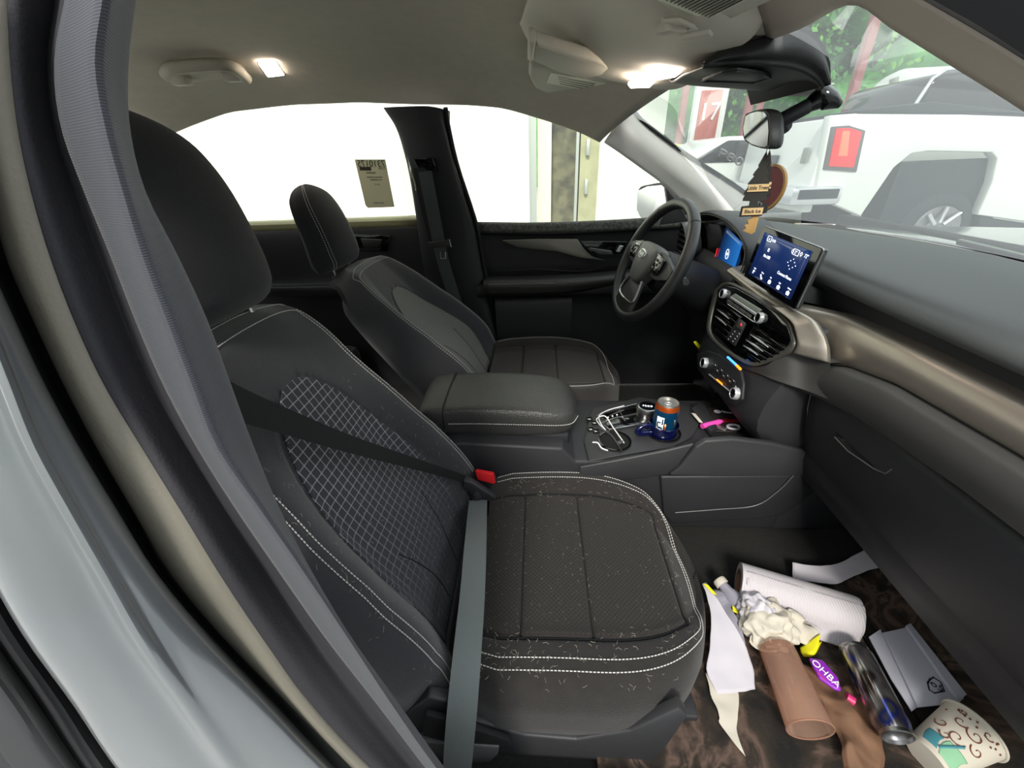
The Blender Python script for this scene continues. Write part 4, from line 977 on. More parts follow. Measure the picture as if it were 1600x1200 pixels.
b = B(); b.prism([SP(-.6, -.9, -.022), SP(.6, -.9, -.022), SP(.5, -.4, -.022), SP(-.5, -.4, -.022)], V((.09, 0, -.02)), bev=.004); b.done('stand', 'black_plastic', t)

# centre stack
t = thing('center_stack', 'centre stack with radio strip, slatted air vents and climate controls below the screen', 'controls', (.6, .05, .6))
sp_ = [(.62, .955), (.575, .95), (.548, .93), (.528, .82), (.515, .79), (.505, .76), (.50, .72), (.505, .69), (.53, .655), (.58, .615), (.72, .605), (.80, .60), (.80, .955)]
rows = []
for y in (-.150, -.140, -.10, 0, .1, .2, .255, .262):
    k_ = 1 if -.145 < y < .26 else 0
    ext = interp([(-.15, .05), (-.14, .02), (-.10, .0), (.22, 0), (.25, .01), (.262, .03)], y)
    rows.append([V((min(.8, x+ext), y, z)) for x, z in sp_])
b = B(); b.grid(rows, capends=True); b.done('stack_body', 'black_plastic', t)
def vx(z): return .548-(.93-z)*.182          # plane of the vents
def VP(px, py, off=0.):
    # intersection with the slanted vent face
    q = ray(px, py); n_ = V((1, 0, -.182)); p0 = V((.545+off, 0, .93)); return CAM+q*((p0-CAM).dot(n_)/q.dot(n_))
vo = [(1117, 462), (1122, 452), (1134, 443), (1150, 446), (1185, 466), (1230, 500), (1240, 520), (1243, 538), (1230, 552), (1197, 568), (1173, 570), (1140, 552), (1113, 528), (1107, 507)]
vpn = [VP(x, y) for x, y in vo]; cv = sum(vpn, V())/len(vpn)
nv_ = V((-1, 0, .182)).normalized()
b = B(); b.grid([[p+V((.03, 0, 0)) for p in vpn], [cv+(p-cv)*1.02+nv_*.002 for p in vpn], [cv+(p-cv)*.98+nv_*.006 for p in vpn], [cv+(p-cv)*.93+nv_*.003 for p in vpn], [cv+(p-cv)*.92-nv_*.01 for p in vpn]], nu=70, nv=14, closed=True); b.done('vent_surround', 'grey_metal', t)
b = B(); b.prism([cv+(p-cv)*.95+nv_*.000 for p in vpn], -nv_*.01); b.done('vent_recess', 'piano', t)
# slats: left and right vents, each slat its own part
def slat(x0, y0, x1, y1, bright):
    p, q = VP(x0, y0, -.006), VP(x1, y1, -.006)
    d = (q-p).normalized(); u_ = nv_.cross(d)
    b = B(); b.prism([p-u_*.0035, q-u_*.0035, q+u_*.0035, p+u_*.0035], -nv_*.02+V((0, 0, .004)), bev=.0012); b.done('vent_slat', 'piano', t)
    if bright:
        b = B(); a_ = p.lerp(q, .10)+nv_*.003; c2 = p.lerp(q, .70)+nv_*.003; b.tube([a_, a_.lerp(c2, .5)+u_*.0008, c2], [.0008, .0028, .0012], n=8); b.done('slat_trim', 'chrome', t)
for k, (x0, y0, x1, y1) in enumerate(((1123, 472, 1155, 498), (1120, 482, 1150, 506), (1117, 492, 1145, 516), (1115, 502, 1141, 524), (1117, 514, 1138, 532))): slat(x0, y0, x1, y1, k in (1, 2))
for k, (x0, y0, x1, y1) in enumerate(((1176, 512, 1226, 547), (1170, 520, 1218, 554), (1164, 529, 1208, 559), (1160, 538, 1198, 563), (1156, 546, 1188, 566))): slat(x0, y0, x1, y1, k in (1, 2, 3))
b = B(); b.prism([VP(x, y, -.008) for x, y in ((1157, 497), (1168, 506), (1150, 541), (1136, 530))], nv_*.006, bev=.002); dv = b.done('vent_divider', 'dark_plastic', t)
b = B(); b.prism([VP(x, y, -.016) for x, y in ((1157, 499), (1166, 505), (1160, 516), (1151, 510))], nv_*.003, bev=.001); hz_ = b.done('hazard_button', 'grey_plastic', dv)
hc = VP(1158, 507, -.0195)
b = B(); b.tube([hc+V((0, .004, -.003)), hc+V((0, -.004, -.003)), hc+V((0, 0, .004))], .0006, n=5, closed=True); b.done('hazard_mark', 'red_led', dv)
for k in range(4):
    for s_ in (0, 1):
        b = B(); b.box(VP(1148-k*3.3+s_*7, 518+k*4+s_*3.4, -.017), (.002, .004, .003), bev=.0006); b.done('vent_wheel', 'chrome', dv)
# radio strip
b = B(); b.prism([VP(x, y, -.010) for x, y in ((1123, 453), (1134, 446), (1152, 450), (1184, 468), (1214, 490), (1232, 508), (1241, 535), (1205, 512), (1170, 500), (1140, 482), (1122, 468))], nv_*.004, bev=.0015); rp = b.done('radio_panel', 'piano', t)
def knob(cx, cy, r, off, par, plane=VP, ax=None, face='piano'):
    c = plane(cx, cy, off); ax = ax or nv_
    b = B(); b.lathe([(r*1.08, -.003), (r*1.08, .004), (r, .009), (r*.84, .0095), (r*.82, .008)], c, axis=ax, n=32); k = b.done('knob', 'chrome', par)
    b = B(); b.lathe([(0, .0085), (r*.82, .0085), (r*.82, .005), (0, .005)], c, axis=ax, n=32); b.done('knob_face', face, k); return c
c1 = knob(1132, 459, .0125, -.014, rp); c2 = knob(1189, 497, .0125, -.014, rp)
b = B(); b.prism([VP(x, y, -.0145) for x, y in ((1143, 463), (1150, 459), (1191, 484), (1184, 492))], nv_*.003, bev=.001); b.done('radio_display', 'display_grey', rp)
b = B(); b.prism([VP(x, y, -.0148) for x, y in ((1141, 466), (1144, 463.5), (1184, 490), (1181, 493))], nv_*.004, bev=.001); b.done('chrome_strip', 'chrome', rp)
for k in range(4):
    x_, y_ = 1142+k*9.6, 470.5+k*6.6
    b = B(); b.prism([VP(x, y, -.0152) for x, y in ((x_-3.5, y_-3), (x_+5, y_+2.8), (x_+2.2, y_+7.6), (x_-6.3, y_+1.4))], nv_*.003, bev=.0008); b.done('radio_button', 'grey_plastic', rp)
b = B(); b.tube([VP(x, y, -.0155) for x, y in ((1137, 475), (1150, 484), (1178, 503))], .001, n=6); b.done('chrome_edge', 'chrome', rp)
# climate panel
def HP(px, py, off=0.):
    q = ray(px, py); n_ = V((1, 0, -.12)); p0 = V((.498+off, 0, .74)); return CAM+q*((p0-CAM).dot(n_)/q.dot(n_))
nh = V((-1, 0, .12)).normalized()
b = B(); b.prism([HP(x, y) for x, y in ((1092, 552), (1108, 548), (1125, 553), (1162, 580), (1166, 600), (1164, 625), (1152, 633), (1140, 628), (1110, 600), (1094, 578))], nh*.008, bev=.004, seg=3); cp_ = b.done('climate_panel', 'black_plastic', t)
knob(1102, 567, .0145, -.010, cp_, HP, nh); knob(1150, 615, .0145, -.010, cp_, HP, nh)
b = B(); b.tube([HP(1108, 585, -.011), HP(1141, 612, -.011)], .002, n=6); b.done('chrome_strip', 'chrome', cp_)
b = B(); b.tube([HP(1120, 593, -.013), HP(1128, 600, -.013)], .0022, n=6); b.done('orange_light', 'orange_led', cp_)
b = B(); b.tube([HP(1137, 558, -.0095), HP(1150, 570, -.0095)], .003, n=6); b.done('blue_light', 'blue_led', cp_)
b = B(); b.tube([HP(1151, 571, -.0095), HP(1157, 577, -.0095)], .0032, n=6); b.done('orange_light', 'orange_led', cp_)
for i in range(2):
    for k in range(4):
        x_, y_ = 1119+k*9.5+i*3-1, 570+k*8.2-i*-8.5-6*i*0
        b = B(); b.prism([HP(x, y, -.0095) for x, y in ((x_-3, y_-4), (x_+4, y_+1.5), (x_+2.5, y_+5.5), (x_-4.5, y_))], nh*.002, bev=.0006); bt_ = b.done('climate_button', 'dark_plastic', cp_)
        b = B(); b.box(HP(x_, y_+.5, -.0125), (.0006, .004, .0022)); b.done('button_mark', 'white_ink', cp_)
text('knob_mark', 'A', HP(1150, 613, -.0200), (0, -1, 0), (0, 0, 1), .008, 'white_text', cp_)
text('knob_mark', 'LO', HP(1102, 567, -.0200), (0, -1, 0), (0, 0, 1), .007, 'white_text', cp_)

# steering wheel
wc = V((.358, .362, .982)); wu = V((math.sin(R(25)), 0, math.cos(R(25)))); wl = V((math.sin(R(-9)), math.cos(R(-9)), 0)); wl = (wl-wu*wl.dot(wu)).normalized(); wn = wl.cross(wu)
if wn.x > 0: wn = -wn
t = thing('steering_wheel', 'black leather steering wheel with grey hub, silver lower spoke and oval emblem', 'steering wheel', wc)
def WP(a, r, o=0.): return wc+wu*(math.sin(a)*r)+wl*(-math.cos(a)*r)+wn*o     # a=0 points to the passenger side
def wxy(x, y, o=0.): return wc+wl*(-x)+wu*y+wn*o
b = B(); b.tube([WP(2*pi*k/96, .183) for k in range(96)], [.0160+.0015*max(0, math.cos(4*pi*k/96)) for k in range(96)], n=18, closed=True); b.done('rim', 'leather_wheel', t)
for a_ in (-12, 192, 52, 128):
    b = B(); b.tube([WP(R(a_)+d_, .183) for d_ in (-.005, .005)], .0168, n=18, cap=False); b.done('rim_seam', 'black_gap', t)
def dome(pts, o0, o1, name, m, shrink=(1, .97, .85, .5, .05)):
    c = sum(pts, V())/len(pts); rows = [[p+wn*(o0-.02) for p in pts]]
    for i, s_ in enumerate(shrink): rows.append([c+(p-c)*s_+wn*(o0+(o1-o0)*(i/(len(shrink)-1))**.6) for p in pts])
    b = B(); b.grid(rows, nu=48, nv=16, closed=True, capends=True); return b.done(name, m, t)
hub = [wxy(x, y, .0) for x, y in ((-.062, .045), (0, .052), (.062, .045), (.070, .01), (.055, -.035), (.03, -.068), (0, -.075), (-.03, -.068), (-.055, -.035), (-.070, .01))]
dome(hub, .012, .042, 'airbag_cover', 'hub_grey')
for sx in (-1, 1):
    sp2 = [wxy(sx*x, y, 0) for x, y in ((.05, .045), (.10, .042), (.176, .02), (.178, -.012), (.12, -.03), (.055, -.035))]
    b = B(); b.prism(sp2, wn*.018, bev=.004, seg=3); b.done('spoke', 'leather_wheel', t)
    b = B(); b.prism([wxy(sx*x, y, .018) for x, y in ((.070, .035), (.118, .030), (.122, .0), (.112, -.02), (.074, -.016))], wn*.010, bev=.004, seg=3); bp_ = b.done('button_pad', 'piano', t)
    b = B(); b.tube([wxy(sx*x, y, .028) for x, y in ((.072, .034), (.118, .030), (.122, .0))], .0015, n=6); b.done('pad_trim', 'satin', bp_)
    for (x, y) in ((.085, .02), (.105, .018), (.085, -.004), (.105, -.004), (.095, .008)):
        b = B(); b.box(wxy(sx*x, y, .029), (.004, .010, .008), rot=Matrix((wn, wl, wu)).transposed(), bev=.001); b.done('wheel_button', 'grey_plastic', bp_)
b = B(); b.prism([wxy(x, y, 0) for x, y in ((-.045, -.055), (.045, -.055), (.078, -.155), (.05, -.176), (-.05, -.176), (-.078, -.155))], wn*.012, bev=.004); b.done('lower_spoke', 'leather_wheel', t)
for sx in (-1, 1):
    b = B(); b.tube(resample([wxy(sx*x, y, .017) for x, y in ((.048, -.058), (.062, -.09), (.068, -.118), (.055, -.130), (.02, -.134), (0, -.134))], 20), [.0035]*20, n=8, flat=.6); b.done('silver_trim', 'satin', t)
eo = wxy(0, .012, .0405)
b = B(); vs = []
b.grid([[eo+wl*(-math.cos(2*pi*k/36)*rx)+wu*(math.sin(2*pi*k/36)*ry)+wn*o for k in range(36)] for rx, ry, o in ((.025, .0145, -.004), (.025, .0145, .002), (.023, .0125, .003), (.0218, .0115, .002))], closed=True, capends=True); em = b.done('emblem', 'chrome', t)
mat('emblem_dark', '3a3f48', .2, metal=.3)
b = B(); b.grid([[eo+wl*(-math.cos(2*pi*k/36)*rx)+wu*(math.sin(2*pi*k/36)*ry)+wn*o for k in range(36)] for rx, ry, o in ((.0215, .0112, .0015), (.0215, .0112, .0028), (.001, .0005, .0030))], closed=True, capends=True); b.done('emblem_field', 'emblem_dark', em)
text('emblem_script', 'Ford', eo+wn*.0036, -wl, wu, .017, 'chrome', em, ext=.0004)
# column and stalks
t = thing('steering_column', 'black steering column shroud with indicator stalks behind the wheel', 'steering column', wc-wn*.1)
b = B(); rows = []
for o, rx, ry in ((-.02, .03, .03), (-.035, .062, .060), (-.09, .07, .066), (-.16, .072, .07), (-.24, .075, .075), (-.30, .07, .07)):
    rows.append([wc+wn*o+wu*(-.012)+wl*(math.cos(2*pi*k/32)*rx)+wu*(math.sin(2*pi*k/32)*ry) for k in range(32)])
b.grid(rows, nv=24, closed=True, capends=True); b.done('shroud', 'black_plastic', t)
for sg, tip in ((1, 'l'), (-1, 'r')):
    b = B(); b.tube(resample([wc-wn*.06+wl*(sg*.05), wc-wn*.05+wl*(sg*.10)+wu*.005, wc-wn*.045+wl*(sg*.155)+wu*.006], 12), [.006]*5+[.0085]*4+[.011]*3, n=12, flat=.7); sk = b.done('stalk', 'dark_plastic', t)
    b = B(); b.tube([wc-wn*.045+wl*(sg*.150)+wu*.006, wc-wn*.044+wl*(sg*.165)+wu*.006], .0115, n=12, flat=.8); b.done('stalk_tip', 'grey_plastic', sk)

# pedals area: yellow tag and dark fuse cover
b = B(); b.prism([Yp(x, y, .30) for x, y in ((1083, 534), (1086, 533), (1098, 546), (1099, 550), (1093, 548))], (.004, .002, 0), bev=.0005); tag(b.done('yellow_tag', 'yellow'), 'small yellow plastic tag hanging in the dark below the steering column', 'tag')
b = B(); b.box(V((.66, .36, .50)), (.02, .07, .05), rot=(0, R(-30), 0), bev=.006); b.tube([V((.67, .36, .52)), V((.76, .36, .68))], .008); tag(b.done('brake_pedal', 'rubber'), 'dark brake pedal in the driver footwell', 'pedal')

# ================================================================== CENTRE CONSOLE
t = thing('center_console', 'dark centre console between the seats with cup holders, tray and padded armrest', 'console', (.15, 0, .36))
YL, YR = .150, -.150
b = B()
b.prism([V((x, YR, z)) for x, z in ((-.33, .36), (-.33, .63), (-.20, .655), (.06, .640), (.095, .598), (.60, .598), (.64, .60), (.80, .62), (.80, .36))], (0, YL-YR, 0), bev=.008, seg=2)
b.done('body', 'black_plastic', t)
# deck plate with silver edge around shifter
b = B(); b.prism([Zp(x, y, .600) for x, y in ((912, 690), (925, 640), (1000, 622), (1040, 628), (1085, 640), (1092, 665), (1080, 685), (1050, 700), (985, 710), (920, 722))], (0, 0, .004), bev=.002); b.done('deck', 'dark_plastic', t)
# cup holders: dark wells with rims
for (x_, y_, r_) in ((.205, -.075, .040), (.345, -.035, .042)):
    b = B(); b.lathe([(r_*1.1, .604), (r_*1.1, .608), (r_, .608), (r_*.97, .6045), (0, .6043)], (x_, y_, 0), n=40); b.done('cup_holder', 'black_gap', t)
    b = B(); b.lathe([(r_*1.08, .607), (r_*1.10, .6095), (r_*1.0, .6095), (r_*.99, .607)], (x_, y_, 0), n=40); b.done('cup_holder_rim', 'piano', t)
# shifter plate, buttons, dial
pz = .606
b = B(); b.prism([Zp(x, y, pz) for x, y in ((942, 648), (990, 634), (1003, 640), (1024, 652), (1012, 662), (950, 672))], (0, 0, .003), bev=.001); b.done('shifter_plate', 'piano', t)
b = B(); b.tube([Zp(x, y, pz+.004) for x, y in ((940, 661), (962, 653), (1012, 643), (1022, 652), (1010, 661), (952, 671))], .0022, n=6, closed=True); b.done('silver_frame', 'satin', t)
b = B(); b.tube([Zp(x, y, pz+.004) for x, y in ((933, 650), (940, 645), (995, 631))], .0018, n=6); b.tube([Zp(x, y, pz+.004) for x, y in ((968, 641), (974, 653))], .0015, n=6); b.done('silver_strip', 'satin', t)
for (x, y) in ((950, 652), (957, 650), (964, 648)):
    b = B(); b.box(Zp(x, y, pz+.005), (.004, .004, .002)); b.done('console_button', 'white_ink', t)
dc = Zp(1011, 640, .625)
b = B(); b.lathe([(.029, -.022), (.030, -.004), (.031, .004), (.028, .012), (.024, .013)], dc, n=40); dl = b.done('gear_dial', 'satin', t)
b = B(); b.lathe([(0, .0115), (.0245, .0125), (.0245, .008), (0, .008)], dc, n=40); b.done('dial_top', 'piano', dl)
text('dial_text', 'P R N D', dc+V((0, 0, .0128)), (.97, -.2, 0), (0, 1, 0), .008, 'white_text', dl)
# switches behind the dial
for k, (x, y) in enumerate(((921, 655), (929, 661), (923, 671), (931, 674))):
    b = B(); b.box(Zp(x, y, .606), (.018, .016, .006), rot=(0, 0, R(10)), bev=.002); sw = b.done('rocker_switch', 'piano', t)
    b = B(); b.box(Zp(x, y, .6098), (.006, .002, .0006)); b.done('switch_mark', 'white_ink', sw)
# front tray
b = B(); b.prism([V((.47, -.10, .601)), V((.66, -.10, .601)), V((.66, .12, .601)), V((.47, .12, .601))], (0, 0, .003)); b.done('tray_mat', 'black_gap', t)
b = B(); b.prism([Zp(x, y, .60) for x, y in ((1078, 645), (1090, 636), (1100, 640), (1120, 676), (1108, 682))], (0, 0, .02), bev=.005); b.done('tray_divider', 'black_plastic', t)
# passenger side flank
b = B(); pl = [Yp(x, y, -.150) for x, y in ((1043, 736), (1060, 722), (1083, 692), (1098, 682), (1140, 679), (1200, 686), (1270, 702), (1290, 712), (1275, 734), (1240, 737), (1120, 738))]
b.prism(pl, (0, -.018, 0), bev=.006, seg=3); b.done('knee_pad', 'dark_plastic', t)
b = B(); pl = [Yp(x, y, -.15) for x, y in ((905, 726), (960, 716), (1040, 700), (1083, 690), (1058, 724), (1040, 738), (1000, 744), (905, 752))]
b.prism(pl, (0, -.010, 0), bev=.004); b.done('side_rail', 'dark_plastic', t)
b = B(); pl = [Yp(x, y, -.15) for x, y in ((1030, 740), (1285, 738), (1262, 770), (1220, 800), (1180, 806), (1050, 814), (1035, 800))]
b.prism(pl, (0, -.012, 0), bev=.005); b.done('side_panel', 'black_plastic', t)
b = B(); b.tube(resample([Yp(x, y, -.166) for x, y in ((1055, 801), (1120, 796), (1180, 790), (1215, 768), (1240, 743))], 24), .0016, n=6); b.done('panel_edge', 'grey_plastic', t)
b = B(); b.prism([V((.64, -.155, .36)), V((.64, -.155, .60)), V((.72, -.155, .64)), V((.95, -.155, .70)), V((1.05, -.155, .6)), V((1.0, -.155, .38))], (0, .30, 0), bev=.01); b.done('tunnel', 'black_plastic', t)
# leather armrest
rows = []
for x, hw_, zt_, zb_ in ((-.322, .03, .70, .66), (-.318, .09, .730, .668), (-.30, .105, .742, .664), (-.25, .108, .748, .662), (-.245, .107, .746, .662), (-.15, .110, .750, .662), (-.02, .110, .744, .662), (.05, .106, .733, .663), (.085, .090, .720, .668), (.102, .055, .705, .676), (.104, .02, .70, .68)):
    mz = (zt_*.45+zb_*.55); sec = []
    for yy, z in ((-1, mz), (-.97, zt_-.016), (-.86, zt_-.004), (-.5, zt_), (0, zt_+.002), (.5, zt_), (.86, zt_-.004), (.97, zt_-.016), (1, mz), (.95, zb_+.006), (.8, zb_), (0, zb_), (-.8, zb_), (-.95, zb_+.006)):
        sec.append(V((x, -.005+yy*hw_, z)))
    rows.append(sec)
rows = [[p+V((0, 0, -.014)) for p in r] for r in rows]
b = B(); b.grid(rows, nu=64, nv=60, closed=True, capends=True); ar = b.done('armrest', 'leather', t)
b = B(); b.tube(resample([V((-.247, y, z-.014)) for y, z in ((-.1135, .69), (-.111, .728), (-.097, .743), (-.06, .7475), (0, .749), (.08, .7475), (.10, .739))], 24), .0022, n=6); b.done('armrest_seam', 'black_gap', ar)
pt = [V((x, y, z-.014)) for x, y, z in ((-.235, -.1155, .704), (-.15, -.1175, .706), (-.02, -.1175, .703), (.05, -.1125, .698), (.087, -.095, .693), (.106, -.055, .69))]
stitches(resample(pt, 60), parent=ar, pitch=.006)
b = B(); b.box((-.11, -.005, .630), (.38, .195, .04), bev=.008); b.done('armrest_hinge', 'black_plastic', t)

# ---- drink can and things on the console --------------------------------
cb = V((.352, -.035, .560)); cb = V((.347, -.033, .612))
cbase = Zp(1035, 676, .605); 
t = thing('drink_can', 'blue soda can with white lettering and orange stripes standing in the cup holder', 'can', cbase)
rc = .031; ca = V((.02, .02, 1)).normalized(); h_ = .100
b = B(); b.lathe([(.0, .001), (rc*.8, .0), (rc, .006), (rc, h_-.018), (rc*.97, h_-.012)], cbase, axis=ca, n=48); b.done('can_body', 'can_blue', t)
b = B(); b.lathe([(rc*1.005, h_-.018), (rc*.98, h_-.010), (rc*.90, h_-.004)], cbase, axis=ca, n=48); b.done('shoulder_band', 'can_orange', t)
b = B(); b.lathe([(rc*.90, h_-.004), (rc*.86, h_), (rc*.83, h_), (rc*.80, h_-.004), (0, h_-.004)], cbase, axis=ca, n=48); lid = b.done('lid', 'alu', t)
b = B(); b.tube([cbase+V((.006*math.cos(a)*1.4, .006*math.sin(a)-.004, h_-.002)) for a in [2*pi*k/16 for k in range(16)]], .001, closed=True, n=6); b.done('pull_tab', 'chrome', lid)
# curved lettering patches on the can
def can_patch(a0, a1, z0, z1, m, name, par, r=None, segs=14):
    r = r or rc*1.012; b = B()
    b.grid([[cbase+V((math.cos(R(a))*r, math.sin(R(a))*r, z)) for a in [a0+(a1-a0)*k/segs for k in range(segs+1)]] for z in (z0, z1)]); return b.done(name, m, par, thick=.0004, off=0)
lp_ = can_patch(-148, -112, .014, .068, 'white_ink', 'white_panel', t)
can_patch(-107, -100, .014, .050, 'can_orange', 'orange_panel', t)
can_patch(-60, -50, .030, .060, 'alu', 'silver_mark', t)
for (a0, a1, z0, z1) in ((-144, -138, .018, .03), (-138, -117, .018, .023), (-121, -115, .018, .036), (-138, -117, .033, .038), (-144, -138, .036, .052), (-138, -126, .049, .053), (-121, -115, .046, .064)):
    can_patch(a0, a1, z0, z1, 'can_blue', 'lettering', lp_, r=rc*1.03, segs=5)
t = thing('cup_sleeve', 'glossy navy blue plastic mug with handle around the soda can', 'mug', cbase)
b = B(); b.lathe([(.033, .002), (.037, .002), (.039, .032), (.037, .033), (.034, .006)], cbase, n=48); b.done('mug_wall', 'navy', t)
b = B(); hp_ = cbase+V((-.045, -.012, .028)); b.tube(resample([cbase+V((-.036, -.008, .030)), cbase+V((-.060, -.014, .032)), cbase+V((-.074, -.018, .02)), cbase+V((-.066, -.016, .010)), cbase+V((-.036, -.01, .008))], 24), .009, n=12, flat=.8); b.done('handle', 'navy', t)
# small clear cup with a cable in the rear holder
t = thing('charging_cable', 'thin white charging cable tangled over the rear cup holder', 'cable', Zp(945, 680, .61))
b = B(); b.tube(resample([Zp(x, y, z) for x, y, z in ((975, 634, .612), (950, 641, .618), (936, 650, .63), (939, 662, .635), (946, 672, .63), (932, 656, .625), (945, 650, .628), (958, 668, .618), (968, 682, .612), (975, 692, .611))], 60), .0017, n=6); b.done('cord', 'white_plastic', t)
b = B(); b.tube(resample([Zp(x, y, z) for x, y, z in ((926, 691, .612), (934, 692, .616), (940, 700, .612), (950, 704, .612))], 20), .002, n=6); b.done('cord', 'white_plastic', t)
b = B(); b.tube(resample([Zp(x, y, z) for x, y, z in ((936, 668, .64), (955, 680, .63), (966, 696, .615), (972, 706, .612))], 20), .0026, n=6); tag(b.done('stylus', 'black_plastic'), 'thin black stick leaning across the rear cup holder', 'stick')
b = B(); b.box(Zp(969, 691, .612), (.02, .010, .006), rot=(0, .2, .8), bev=.002); tag(b.done('plug', 'grey_plastic'), 'small grey plug lying in the rear cup holder', 'plug')
# tray clutter
def zq(pts, z, h, m, name, label, cat, bev=.0008):
    b = B(); b.prism([Zp(x, y, z) for x, y in pts], (0, 0, h), bev=bev); return tag(b.done(name, m), label, cat)
zz = .607
mat('flyer', '26201f', .5)
zq(((1082, 642), (1120, 636), (1150, 640), (1168, 668), (1150, 676), (1112, 674)), zz, .002, 'flyer', 'leaflet', 'dark leaflet lying in the front tray of the console', 'leaflet')
zq(((1080, 646), (1098, 650), (1102, 656), (1100, 662), (1092, 660)), zz+.006, .003, 'paper_cream', 'card', 'cream card at the rear edge of the console tray', 'card')
b = B(); b.tube([Zp(1097, 666, .618), Zp(1124, 659, .618)], .0075, n=14); b.tube([Zp(1124, 659, .618), Zp(1128, 658, .618)], .005, n=12); tag(b.done('lighter', 'pink'), 'bright pink lighter lying in the console tray', 'lighter')
zq(((1104, 668), (1112, 669), (1114, 674), (1108, 673)), zz+.003, .004, 'paper_cream', 'matchbook', 'small cream matchbook in front of the pink lighter', 'matchbook')
zq(((1118, 663), (1136, 671), (1133, 674), (1115, 667)), zz+.003, .003, 'alu', 'wrapper', 'silver wrapper strip beside the pink lighter', 'wrapper')
zq(((1130, 655), (1160, 658), (1163, 661), (1130, 660)), zz+.003, .004, 'red_dark', 'pen_case', 'dark red pen at the front of the console tray', 'pen')
b = B(); c5 = Zp(1146, 667, .615); b.tube([c5+V((.016*math.cos(a), .010*math.sin(a), 0)) for a in [2*pi*k/24 for k in range(24)]], .0035, closed=True, n=8); tag(b.done('ring_band', 'card_white'), 'white oval ring in the console tray', 'ring')
b = B(); b.prism([Zp(1121, 643, .613)+V((.010*math.cos(a), .009*math.sin(a), 0)) for a in [2*pi*k/16 for k in range(16)]], (0, 0, .0005)); tag(b.done('round_token', 'card_white'), 'round white token on the dark leaflet in the tray', 'token')
text_o = text('leaflet_print', 'Coupon', Zp(1136, 644, .611), (.95, -.3, 0), (.3, .95, 0), .010, 'white_ink', bpy.data.objects['leaflet'])

# ================================================================== NEAR B PILLAR (passenger door opening)
def side_y(z): return -.775+.30*max(0, z-1.05)**1.15+.02*max(0, .7-z)
def PS(px, py, off):
    """point on the car side, off metres outwards of the seal plane"""
    q = ray(px, py); t0, t1 = .02, 4.
    for _ in range(50):
        m_ = (t0+t1)/2; p = CAM+q*m_
        if p.y > side_y(p.z)-off: t1 = m_
        else: t0 = m_
    return CAM+q*t0
YR_ = [-160, 0, 100, 200, 300, 400, 500, 600, 700, 800, 900, 1000, 1100, 1200, 1330]
Ta = [(-200, 232), (0, 205), (100, 194), (200, 197), (300, 222), (400, 272), (500, 318), (600, 355), (655, 375), (700, 392), (817, 442), (907, 491), (1000, 548), (1072, 600), (1200, 692), (1350, 805)]
Tb = [(-200, 150), (0, 109), (75, 94), (124, 89), (187, 97), (262, 124), (356, 157), (400, 178), (512, 221), (606, 262), (711, 319), (750, 341), (851, 412), (975, 495), (1050, 555), (1110, 600), (1200, 668), (1350, 785)]
Tc = [(-200, 192), (0, 162), (124, 148), (262, 182), (400, 225), (497, 262), (595, 300), (692, 337), (750, 375), (844, 442), (967, 525), (1069, 590), (1200, 682), (1350, 797)]
Td = [(-200, 0), (0, 12), (150, 18), (262, 40), (337, 60), (400, 80), (557, 139), (670, 205), (750, 255), (937, 370), (1050, 450), (1125, 506), (1200, 580), (1350, 740)]
Te = [(-200, -90), (0, -60), (200, -38), (356, -4), (400, 8), (557, 75), (700, 150), (750, 178), (911, 274), (1000, 350), (1080, 425), (1110, 458), (1200, 545), (1350, 700)]
Tf = [(-200, -150), (0, -110), (200, -80), (400, -18), (430, 0), (550, 47), (700, 133), (775, 178), (907, 262), (1035, 375), (1106, 446), (1200, 535), (1350, 690)]
Tg = [(-200, -260), (0, -200), (300, -110), (572, 0), (681, 41), (831, 124), (874, 150), (1005, 225), (1162, 337), (1200, 365), (1350, 480)]
Th = [(-200, -420), (300, -250), (700, -90), (919, 0), (1012, 56), (1087, 112), (1162, 160), (1200, 187), (1350, 300)]
def col(T, off, d=0): return [PS(interp(T, y)+d, y, off) for y in YR_]
def mixT(T1, T2, f): return [(y, interp(T1, y)*(1-f)+interp(T2, y)*f) for y in YR_]
t = thing('door_pillar', 'near door pillar with dark grey trim and fabric edged seal filling the left edge', 'door pillar', PS(560, 1150, 0))
def strip(cols, name, m, nu=24, nv=50, par=t, thick=0.003):
    b = B(); b.grid([[c[i] for c in cols] for i in range(len(YR_))], nu=nu, nv=nv); return b.done(name, m, par, thick=thick, off=0)
mat('seal_fabric', '2f3137', .9, bump=.25, bscale=260, btype='Z', sheen=.1)
mat('pillar_dark', '252429', .75, bump=.2, bscale=500)
mat('jamb_beige', '6e6a5f', .6, bump=.15, bscale=400)
def away(c, d): return [p+(p-CAM).normalized()*d for p in c]
a_in = away(col(Ta, -.012, -3), .12)
a_in2 = away(col(Ta, -.012, -1), .03)
strip([col(Tb, .012), col(mixT(Tb, Tc, .5), .022), col(mixT(Tb, Tc, .92), .032), col(mixT(Tc, Ta, .1), .031), col(mixT(Tc, Ta, .55), .012), col(Ta, -.012), a_in2, a_in], 'weatherstrip', 'seal_fabric')
strip([away(col(Tb, .0, 2), .03), col(Tb, .0), col(mixT(Td, Tb, .80), -.010), col(mixT(Td, Tb, .5), .000), col(mixT(Td, Tb, .2), .010), col(Td, .013)], 'pillar_cover', 'pillar_dark')
strip([col(Td, .012, 2), col(mixT(Te, Td, .75), .016), col(mixT(Te, Td, .4), .018), col(Te, .010, 8), away(col(Te, .008, 9), .04)], 'inner_jamb', 'jamb_beige')
strip([col(Te, -.004, 14), col(mixT(Tf, Te, .5), -.012, 0), col(Tf, -.004, -28)], 'gap_rubber', 'black_gap')
t2 = thing('body_side', 'glossy silver painted body side in the lower left corner', 'car body', PS(200, 1100, .05))
